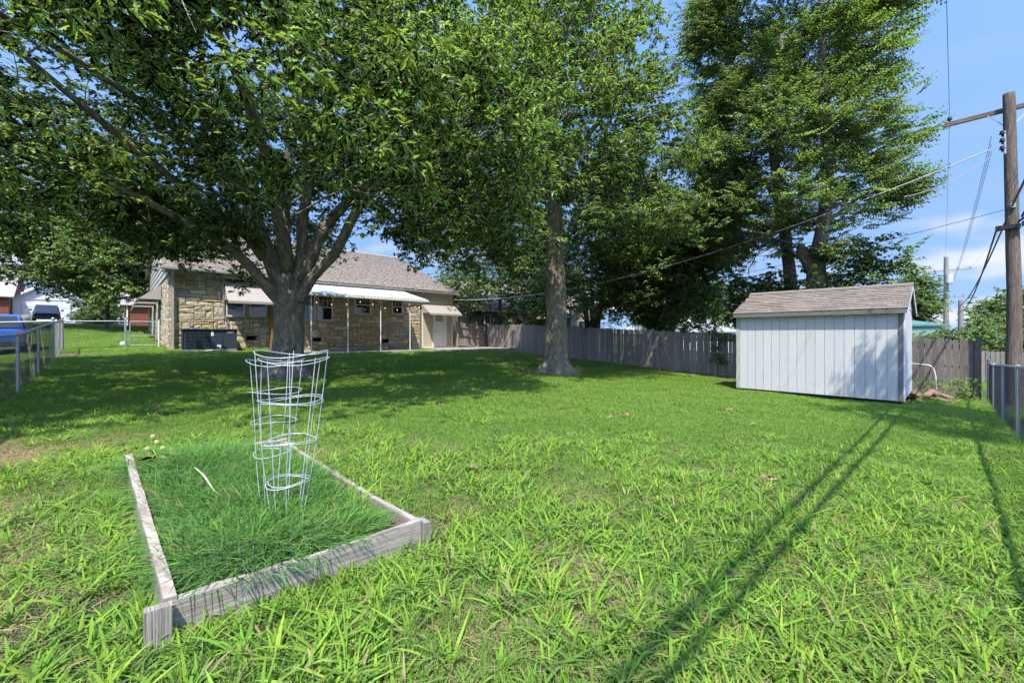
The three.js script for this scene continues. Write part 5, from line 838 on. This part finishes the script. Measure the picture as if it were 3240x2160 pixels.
// sapling and ivy behind the shed
simple('sapling', 'leafy mulberry sapling reaching out beside the elm trunk', [20.6, 2.4], 4, .06, ell(20.2, 2.7, 3.3, 1.5, 1.5, 1.8, .5), [17.8, 22.5, .4, 4.6, 1.4, 5.4], 60, [.4, .7], [5, 8], sapS, { seed: 81, bark: mDarkBark });
simple('ivy_bush', 'dark ivy thicket at the foot of the elm behind the shed', [19.6, 5.2], 2.6, .05, ell(19.6, 5.3, 2.6, 1.1, 1.5, 1.5, .6), [18.4, 21, 3.6, 7, .8, 4.2], 45, [.35, .6], [6, 9], mapleS, { seed: 83 });
{ // vine climbing the wooden fence
  const cl = []; for (let i = 0; i < 26; i++) { const v = 6.9 + R(-.25, .25) + (i < 9 ? R(-.7, .4) : 0), y = i < 9 ? R(1.2, 1.5) : R(.15, 1.35); cl.push([P(18.55, v, y), .17, 4, R(.9, 1.1)]); }
  tree({ name: 'climbing_vine', label: 'green vine spilling over the long wooden fence near the shed', category: 'vine', at: [18.55, 6.9], seed: 91, bark: mDarkBark, sprays: mapleS, size: .38, twigs: false, trunk: { p: [P(18.55, 6.9, -.45), P(18.56, 6.95, .5), P(18.55, 6.85, 1.4)], r: [.012, .008] }, clusters: cl });
  const w = []; for (let i = 0; i < 34; i++) w.push([P(R(16.4, 18.4), R(-.4, 1.3), land(17.4, .4) + R(.1, .55)), .2, 3, R(.9, 1.2)]);
  tree({ name: 'weed_patch', label: 'leafy vine weeds growing over the old gate and boards', category: 'weeds', at: [17.4, .5], seed: 93, bark: mDarkBark, sprays: lightS, size: .32, twigs: false, clusters: w });
  const fv = []; for (let i = 0; i < 24; i++) fv.push([P(R(18.7, 19.1), R(.6, 2.4), 1.28 + R(-.1, .12)), .18, 3, R(.9, 1.2)]);
  tree({ name: 'fence_vine', label: 'low vine along the top of the dark fence by the shed', category: 'vine', at: [18.9, 1.5], seed: 95, bark: mDarkBark, sprays: lightS, size: .3, twigs: false, trunk: { p: [P(18.9, 1.5, -.5), P(18.9, 1.6, .5), P(18.9, 1.4, 1.25)], r: [.012, .008] }, clusters: fv });
}
// left background trees
const LEFT = 'trees beyond the side gate';
simple('shade_tree', 'light green young maple behind the side gate', [-.6, 40.5], 9, .13, (u, v, y) => { const r = Math.hypot(u + .3, v - 40) / 3.9, low = 4.0 + 1.2 * smooth(.9, .2, r) + .4 * n2(u, v); return r > 1 || y < low || y > 5 + 5.5 * Math.sqrt(Math.max(0, 1 - r * r)) ? 0 : .4 + .6 * r; }, [-4.5, 4, 36, 44.2, 2.8, 11], 170, [.6, 1.0], [8, 11], lightS, { group: LEFT, seed: 101, size: 1.1, bark: mDarkBark });
simple('shade_tree', 'big olive-green tree over the red brick house', [-7.5, 46], 11, .3, (u, v, y) => { const r = Math.hypot(u + 7, v - 45) / 7, low = 5.9 + 1.2 * smooth(.9, .2, r) + .5 * n2(u * .6, v * .6); return r > 1 || y < low || y > 6 + 7 * Math.sqrt(Math.max(0, 1 - r * r)) ? 0 : .35 + .65 * r; }, [-15, 1, 37, 53, 4, 13], 220, [.8, 1.3], [9, 12], lightS, { group: LEFT, seed: 103, size: 1.3 });
simple('shade_tree', 'tall tree standing behind the gable end of the stone house', [3.5, 40], 12, .25, ell(3.2, 40, 7.4, 3.4, 3.6, 4.2), [-1, 8, 36, 44.5, 3.2, 12], 150, [.8, 1.2], [9, 12], lightS, { group: LEFT, seed: 105, size: 1.2 });
simple('shade_tree', 'distant tree between the red brick houses', [-2.2, 72], 8, .25, ell(-2, 72, 7, 4, 4, 3.6), [-7, 3, 67, 77, 3, 11], 70, [1.2, 1.8], [9, 12], farS, { group: LEFT, seed: 107 });
simple('shrub', 'bright green hedge shrub by the far driveway', [-1.6, 56.5], 3, .06, ell(-1.4, 56.5, 3.3, 1.7, 1.8, 1.2, .7), [-3.5, .8, 54.5, 58.6, 2.2, 4.6], 50, [.5, .8], [8, 10], farS, { group: LEFT, seed: 109, size: .55 });
// right background bushes and trees
const RIGHT = 'bushes beyond the alley';
simple('columnar_tree', 'narrow upright tree beyond the green metal shed', [55.8, 2.4], 6, .2, ell(55.8, 2.4, 3.6, 2.2, 1.5, 3.6, .6), [53, 58.4, .6, 4.4, 0, 7.4], 70, [.6, 1.0], [8, 11], farS, { group: RIGHT, seed: 111, size: .7 });
simple('bush', 'sunlit bright green bush beyond the wooden fence corner', [37, -.6], 2.4, .1, ell(37, -.8, .5, 2.6, 2.3, 1.2, .7), [34, 40, -3.6, 2.4, -.6, 2.6], 80, [.6, .9], [8, 11], farS, { group: RIGHT, seed: 113, size: .6 });
simple('bush', 'rounded bush rising behind the short dark pole', [45, -2.6], 4, .12, ell(45, -2.8, 1.0, 3.2, 2.2, 1.7, .6), [41, 49, -5.4, .2, -.6, 4.4], 80, [.7, 1.1], [8, 11], farS, { group: RIGHT, seed: 115, size: .7 });
simple('shade_tree', 'dark distant tree behind the bushes at the alley end', [66, -4.6], 5, .2, ell(66, -4.6, 2.6, 4.5, 3.6, 3.4, .5), [60, 72, -9, .2, -.6, 6.4], 70, [1.1, 1.6], [8, 11], farS, { group: RIGHT, seed: 117 });
simple('bush', 'low green bush beside the alley fence behind the utility pole', [33, -3.4], 1.5, .06, ell(33, -3.4, .6, 1.6, 1.5, 1.2, .7), [31, 35, -5.2, -1.6, -.8, 2], 34, [.5, .8], [8, 10], farS, { group: RIGHT, seed: 119, size: .5 });
// alley tree out of frame to the right: its shade lies on the shed front and the lawn beside it
simple('alley_tree', 'alley hackberry whose shade falls on the shed and lawn', [9.6, -4.6], 7, .16, ell(9.3, -3.4, 7.2, 2.6, 2.0, 1.7, .5), [6.5, 12, -6, -1.2, 5.4, 9], 42, [.5, .8], [8, 11], elmS, { seed: 121, keep: p => { const d = depth(p.x, -p.z); return d < .5 || side(p.x, -p.z) > d * 1.3 || p.y - 1.35 > d * .86; } });
// ---------------------------------------------------------------- background houses
function gableHouse(o) {    // walls between u0..u1, v0..v1, eave and ridge heights, ridge along u or v
  const { u0, u1, v0, v1, y0, ye, yr, along } = o, t = thing(o.name, o.label, 'house', P((u0 + u1) / 2, (v0 + v1) / 2, y0), o.group), um = (u0 + u1) / 2, vm = (v0 + v1) / 2, h = .35, th = .08;
  part('wall', along === 'u' ? prism([P(u0, v0, y0 - 1), P(u0, v1, y0 - 1), P(u0, v1, ye), P(u0, vm, yr - .05), P(u0, v0, ye)], V3(u1 - u0, 0, 0)) : prism([P(u0, v0, y0 - 1), P(u1, v0, y0 - 1), P(u1, v0, ye), P(um, v0, yr - .05), P(u0, v0, ye)], V3(0, 0, -(v1 - v0))), o.wall, t);
  const s = (yr - ye) / (along === 'u' ? vm - v0 : um - u0);
  part('roof', along === 'u' ? merge([v0, v1].map(v => { const d = v < vm ? -h : h; return prism([P(u0 - h, v + d, ye - h * s), P(u0 - h, vm, yr), P(u0 - h, vm, yr + th), P(u0 - h, v + d, ye - h * s + th)], V3(u1 - u0 + 2 * h, 0, 0)); })) : merge([u0, u1].map(u => { const d = u < um ? -h : h; return prism([P(u + d, v0 - h, ye - h * s), P(um, v0 - h, yr), P(um, v0 - h, yr + th), P(u + d, v0 - h, ye - h * s + th)], V3(0, 0, -(v1 - v0 + 2 * h))); })), o.roof, t);
  for (const [a, b, y, z, face] of o.windows || []) {
    const f = (p, q, r, w, d0, d1) => face === 'v' ? ybox(p, q, v0 - d1, v0 - d0, r, w) : ybox(u0 - d1, u0 - d0, p, q, r, w);
    const wd = part('window', merge([f(a, b, y, y + .06, .0, .06), f(a, b, z - .06, z, .0, .06), f(a, a + .06, y + .06, z - .06, .0, .055), f(b - .06, b, y + .06, z - .06, .0, .055), f(a + .06, b - .06, (y + z) / 2 - .03, (y + z) / 2 + .03, .0, .05)]), mWhite, t);
    part('pane', f(a + .06, b - .06, y + .06, z - .06, .005, .02), M([.05, .065, .07], .08), wd);
  }
  return t;
}
const shing = c => M(c, .95, { map: rep(texMottle, 1.4, 1.4) });
const mBrick = M([.62, .56, .52], .9, { map: rep(texBrick, .85, .85) }), mSide = M([.72, .73, .73], .6);
gableHouse({ name: 'stone_neighbour_house', label: 'neighbour\'s dark stone house behind the wooden fence', u0: 20.4, u1: 34, v0: 25.6, v1: 34, y0: .4, ye: 3.4, yr: 6.1, along: 'u', wall: M([.24, .19, .14], .95, { map: rep(texMottle, 2.2, 2.2), bumpMap: rep(texMottle, 3, 3), bumpScale: .04 }), roof: shing([.36, .29, .24]), windows: [[21.1, 21.75, 1.5, 3.0, 'v'], [24.4, 25.2, 1.5, 3.0, 'v'], [29, 30, 1.4, 3, 'v']] });
gableHouse({ name: 'stone_house_wing', label: 'tan gabled wing of the neighbour\'s stone house behind the straight oak', u0: 27.2, u1: 31.5, v0: 21.8, v1: 25.5, y0: .3, ye: 3.0, yr: 4.6, along: 'v', wall: M([.46, .36, .25], .95, { map: rep(texMottle, 2.2, 2.2) }), roof: shing([.34, .28, .23]), windows: [[28.2, 29.2, 1.2, 2.6, 'v'], [29.8, 30.8, 1.2, 2.6, 'v']] });
{ // white sided house with lap boards
  const t = gableHouse({ name: 'white_house', label: 'small white sided house with grey roof beyond the fence', u0: 49, u1: 53.5, v0: 16.5, v1: 23, y0: -.4, ye: 1.9, yr: 3.5, along: 'v', wall: mSide, roof: shing([.36, .36, .38]) });
  for (let k = 0; k < 12; k++) part('siding_board', ybox(49.02, 53.48, 16.44, 16.49, -.2 + k * .18, -.035 + k * .18), mSide, t);
  gableHouse({ name: 'white_house', label: 'second white house with dormer behind the grey roofed one', u0: 54, u1: 62, v0: 24, v1: 32, y0: 0, ye: 3.0, yr: 4.9, along: 'u', wall: mSide, roof: shing([.4, .4, .42]), windows: [[55.5, 56.6, 1.2, 2.4, 'v']] });
}
{ // green metal shed
  const t = thing('metal_shed', 'pale green corrugated metal shed beyond the wooden fence', 'shed', P(42.2, 2, -1)); const mG = M([.30, .46, .42], .5, { metalness: .2 }), f = [];
  const a = [41.3, 3.4], b = [43.0, .6], n = 26; for (let i = 0; i < n; i++) { const p = s => [a[0] + (b[0] - a[0]) * s, a[1] + (b[1] - a[1]) * s], q0 = p(i / n), q1 = p((i + .5) / n), q2 = p((i + 1) / n), o = .05; f.push([P(q0[0], q0[1], -1.2), P(q1[0] - o, q1[1] - o, -1.2), P(q1[0] - o, q1[1] - o, 2.0), P(q0[0], q0[1], 2.0)], [P(q1[0] - o, q1[1] - o, -1.2), P(q2[0], q2[1], -1.2), P(q2[0], q2[1], 2.0), P(q1[0] - o, q1[1] - o, 2.0)]); }
  part('wall', polys(f), mG, t); part('wall', prism([P(41.3, 3.4, -1.2), P(44, 5, -1.2), P(45.7, 2.2, -1.2), P(43.0, .6, -1.2)], V3(0, 3.1, 0)), mG, t);
  part('roof', prism([P(41.0, 3.5, 2.0), P(42.95, .35, 2.0), P(46, 2.2, 2.4), P(44, 5.3, 2.4)], V3(0, .12, 0)), M([.09, .2, .17], .5), t);
}
// ---------------------------------------------------------------- left background
gableHouse({ name: 'brick_house', label: 'red brick house with pale roof at the far driveway', u0: -22, u1: -7.2, v0: 58.6, v1: 66, y0: 2.5, ye: 5.0, yr: 7.6, along: 'u', wall: mBrick, roof: shing([.4, .37, .34]), windows: [[-12, -10.6, 3.4, 4.6, 'v']] });
{
  const t = gableHouse({ name: 'white_garage', label: 'white sided garage with wide door behind the black pickup', u0: -7.15, u1: -2.6, v0: 60, v1: 67, y0: 2.6, ye: 4.7, yr: 6.3, along: 'v', wall: mSide, roof: shing([.42, .42, .44]) });
  for (let k = 0; k < 6; k++) part('siding_board', ybox(-7.1 + k * .22, -2.65 - k * .22, 59.93, 59.99, 4.75 + k * .22, 4.94 + k * .22), mSide, t);
  const d = part('garage_door', ybox(-6.6, -3.4, 59.94, 59.99, 2.4, 4.5), M([.66, .67, .69], .5), t); for (let k = 0; k < 4; k++) part('door_panel', ybox(-6.55, -3.45, 59.9, 59.935, 2.45 + k * .52, 2.93 + k * .52), M([.7, .71, .73], .5), d);
  const l = part('lamp', ybox(-5.1, -4.9, 59.85, 59.93, 4.62, 4.9), mDark, t);
  gableHouse({ name: 'grey_roof_house', label: 'white house with large grey roof behind the garage', u0: -3.6, u1: 2.5, v0: 78, v1: 86, y0: 3, ye: 5.6, yr: 9.2, along: 'u', wall: mSide, roof: shing([.33, .35, .38]) });
  const b = gableHouse({ name: 'brick_house', label: 'red brick house corner seen past the side awnings', u0: .5, u1: 9, v0: 60.5, v1: 68, y0: 2.2, ye: 4.7, yr: 6.8, along: 'u', wall: mBrick, roof: shing([.36, .32, .28]) });
  part('downspout', ybox(.62, .74, 60.36, 60.45, 2.2, 4.7), mWhite, b); part('downspout', ybox(-.1, .1, 61.5, 61.7, 2.3, 4.7), mWhite, b);
}
structure('driveway', polys([[P(-6.8, 60, land(-6.8, 60) + .03), P(-6.6, 46, land(-6.6, 46) + .03), P(-2.8, 46, land(-2.8, 46) + .03), P(-2.8, 60, land(-2.8, 60) + .03)].map(q => q)]), mConcrete, 'pale concrete driveway in front of the white garage');
structure('road', (() => { const f = []; for (let u = -30; u < 40; u += 2) f.push([P(u, 50.5, land(u, 50.5) + .03), P(u + 2, 50.5, land(u + 2, 50.5) + .03), P(u + 2, 53, land(u + 2, 53) + .03), P(u, 53, land(u, 53) + .03)]); return polys(f); })(), M([.3, .28, .26], .9, { map: rep(texMottle, .5, .5) }), 'pale street beyond the side yard');
// ---------------------------------------------------------------- vehicles
function loft(sections, mat, name, parent) {          // sections: [z along, [[x, y]...]] closed outlines with the same count
  const f = [], n = sections[0][1].length; for (let i = 0; i < sections.length - 1; i++) for (let k = 0; k < n; k++) { const a = sections[i], b = sections[i + 1], j = (k + 1) % n; const v = (s, m) => V3(s[1][m][0], s[1][m][1], s[0]); f.push([v(a, k), v(a, j), v(b, j)], [v(a, k), v(b, j), v(b, k)]); }
  for (const s of [sections[0], sections.at(-1)]) f.push(s[1].map(p => V3(p[0], p[1], s[0])));
  const m = shade(new THREE.Mesh(polys(f), mat)); m.name = name; parent.add(m); return m;
}
function wheel(parent, x, y, z, r, w) {
  const t = new THREE.CylinderGeometry(r, r, w, 24); t.rotateZ(Math.PI / 2); const m = shade(new THREE.Mesh(t, M([.02, .02, .02], .8))); m.name = 'wheel'; m.position.set(x, y, z); parent.add(m);
  const g = new THREE.CylinderGeometry(r * .62, r * .62, w * 1.04, 20); g.rotateZ(Math.PI / 2); const h = shade(new THREE.Mesh(g, M([.4, .41, .42], .35, { metalness: .7 }))); h.name = 'rim'; m.add(h);
}
const oct = (w, y0, y1, c = .12) => [[-w + c * .6, y0], [w - c * .6, y0], [w, y0 + c], [w, y1 - c], [w - c, y1], [-w + c, y1], [-w, y1 - c], [-w, y0 + c]];
function vehicle(name, label, cat, pos, turn, paint, kind, scale = 1) {   // +z is the nose
  const t = thing(name, label, cat, pos); t.rotation.y = turn; t.scale.setScalar(scale);
  const mp = M(paint, .25, { clearcoat: 1, clearcoatRoughness: .05, metalness: .3 }), gl = M([.02, .025, .03], .06);
  const add = (n, g, m, p = t) => { const q = shade(new THREE.Mesh(g, m)); q.name = n; p.add(q); return q; };
  const L = kind === 'pickup' ? 2.75 : 2.25, W = .93, hood = kind === 'pickup' ? 1.08 : .98;
  loft([[-L, oct(W * .93, .42, hood - .04)], [-L + .15, oct(W, .34, hood)], [0, oct(W, .3, hood)], [L - .9, oct(W, .32, hood)], [L - .2, oct(W * .95, .36, hood - .1)], [L, oct(W * .86, .42, hood - .22)]], mp, 'body', t);
  const cab = kind === 'pickup' ? [[-.75, 1.0], [-.6, 1.74], [.45, 1.76], [1.15, 1.02]] : [[-2.1, .95], [-1.85, 1.58], [.35, 1.66], [1.15, .95]];
  const c = (y) => [[-W * .95, hood - .06], [W * .95, hood - .06], [W * .78, y], [-W * .78, y]];
  loft([[cab[0][0], c(hood - .02)], [cab[1][0], c(cab[1][1])], [cab[2][0], c(cab[2][1])], [cab[3][0], c(hood - .02)]], mp, 'cabin', t);
  const quad = (n, a, b, d, e, push) => add(n, prism([V3(...a), V3(...b), V3(...d), V3(...e)], V3(...push)), gl);
  const lerp = (p, q, s) => [p[0] + (q[0] - p[0]) * s, p[1] + (q[1] - p[1]) * s];
  const wa = lerp(cab[3], cab[2], .06), wb = lerp(cab[3], cab[2], .9), ra = lerp(cab[0], cab[1], .12), rb = lerp(cab[0], cab[1], .88);
  quad('windshield', [-W * .84, wa[1] + .03, wa[0] + .02], [W * .84, wa[1] + .03, wa[0] + .02], [W * .7, wb[1], wb[0] + .03], [-W * .7, wb[1], wb[0] + .03], [0, .01, .01]);
  quad('rear_window', [-W * .8, ra[1] + .03, ra[0] - .03], [W * .8, ra[1] + .03, ra[0] - .03], [W * .7, rb[1], rb[0] - .03], [-W * .7, rb[1], rb[0] - .03], [0, .01, -.01]);
  for (const s of [-1, 1]) {
    const x0 = s * (W * .945), x1 = s * (W * .815), yy = hood + .05, yt = cab[1][1] - .12, mid = (cab[1][0] + cab[2][0]) / 2;
    quad('side_window', [x0, yy, cab[0][0] + .2], [x0, yy, mid - .04], [x1, yt, mid - .04], [x1, yt, cab[1][0] + .05], [s * .012, .004, 0]);
    quad('side_window', [x0, yy, mid + .04], [x0, yy, cab[3][0] - .25], [x1, yt, cab[2][0] + .02], [x1, yt, mid + .04], [s * .012, .004, 0]);
    add('mirror', prism([V3(s * W, hood + .05, .85), V3(s * (W + .22), hood + .07, .82), V3(s * (W + .22), hood + .24, .82), V3(s * (W + .02), hood + .2, .85)], V3(0, 0, .1)), mp);
    add('headlight', box(s * W * .55, hood - .36, L - .12, s * W * .84, hood - .2, L - .02), M([.6, .62, .64], .15));
    add('tail_light', box(s * W * .72, hood - .34, -L - .01, s * W * .9, hood - .08, -L + .04), M([.3, .02, .02], .3));
    for (const z of [-L * .62, L * .62]) wheel(t, s * (W - .1), .36, z, .36, .22);
  }
  add('grille', box(-W * .5, hood - .42, L - .08, W * .5, hood - .22, L + .005), mDark);
  add('bumper', box(-W * .9, .34, L - .1, W * .9, .52, L + .08), M([.05, .05, .055], .4)); add('bumper', box(-W * .9, .36, -L - .08, W * .9, .54, -L + .06), M([.05, .05, .055], .4));
  if (kind === 'pickup') add('bed_dark_sheet', box(-W * .82, hood - .01, -L + .16, W * .82, hood + .006, -.85), mDark);  // flat dark sheet on the closed body, painted shade of a hollow bed
  return t;
}
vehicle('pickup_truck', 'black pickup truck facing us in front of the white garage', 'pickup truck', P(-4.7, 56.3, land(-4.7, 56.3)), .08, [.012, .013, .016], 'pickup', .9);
vehicle('parked_car', 'bright blue car parked behind the chain-link side fence', 'car', P(-3.35, 25.6, land(-3.35, 25.6)), Math.PI, [.02, .12, .42], 'suv', .95);
// ---------------------------------------------------------------- fallen leaves on the lawn
{
  const g = new THREE.BufferGeometry(), pos = []; for (const t of leafTris(oakHalf, .5, -.25)) for (const e of t) pos.push(e[0] * .11, e[1] * .11, e[2] * .11); g.setAttribute('position', new THREE.Float32BufferAttribute(pos, 3)); g.computeVertexNormals();
  const spots = [[6.3, 3.9], [6.0, 4.0], [7.8, 3.4], [8.6, 3.0], [5.2, 3.2], [3.3, 5.1], [2.5, 3.2], [2.9, 1.4], [9.6, 7.2], [11, 5.6], [5.4, 8], [3.8, 9], [8.2, 9.8], [6.5, 11.3], [1.5, 9.4], [.5, 8.2], [10.2, 3.4], [7.2, 5.6], [4.2, 6.4], [2.0, 6.2], [11.5, 12.5], [9.2, 13.5], [5.4, 15.5], [7.3, 2.2], [4.4, 1.2]];
  const lm = [[.25, .15, .08], [.31, .21, .12], [.2, .13, .08]].map(c => M(c, .85, { side: THREE.DoubleSide }));
  spots.forEach(([u, v], i) => { const n = i % 3 === 0 ? 4 : 1; const t = thing('fallen_leaves', n > 1 ? 'small clump of curled brown oak leaves lying on the lawn' : 'single curled brown oak leaf lying on the lawn', 'fallen leaves', P(u, v, land(u, v)), n > 1 ? 'clumps of brown leaves on the lawn' : 'single brown leaves on the lawn'); for (let k = 0; k < n; k++) { const a = u + R(-.1, .1), b = v + R(-.1, .1); place('leaf', g, lm[(i + k) % 3], t, a, land(a, b) + .03 + R(0, .012), -b, R(0, TAU), [1, 1, 1].map(x => x * R(.8, 1.2)), R(-.4, .4), R(-.4, .4)); } });
}
renderer.render(scene, camera);
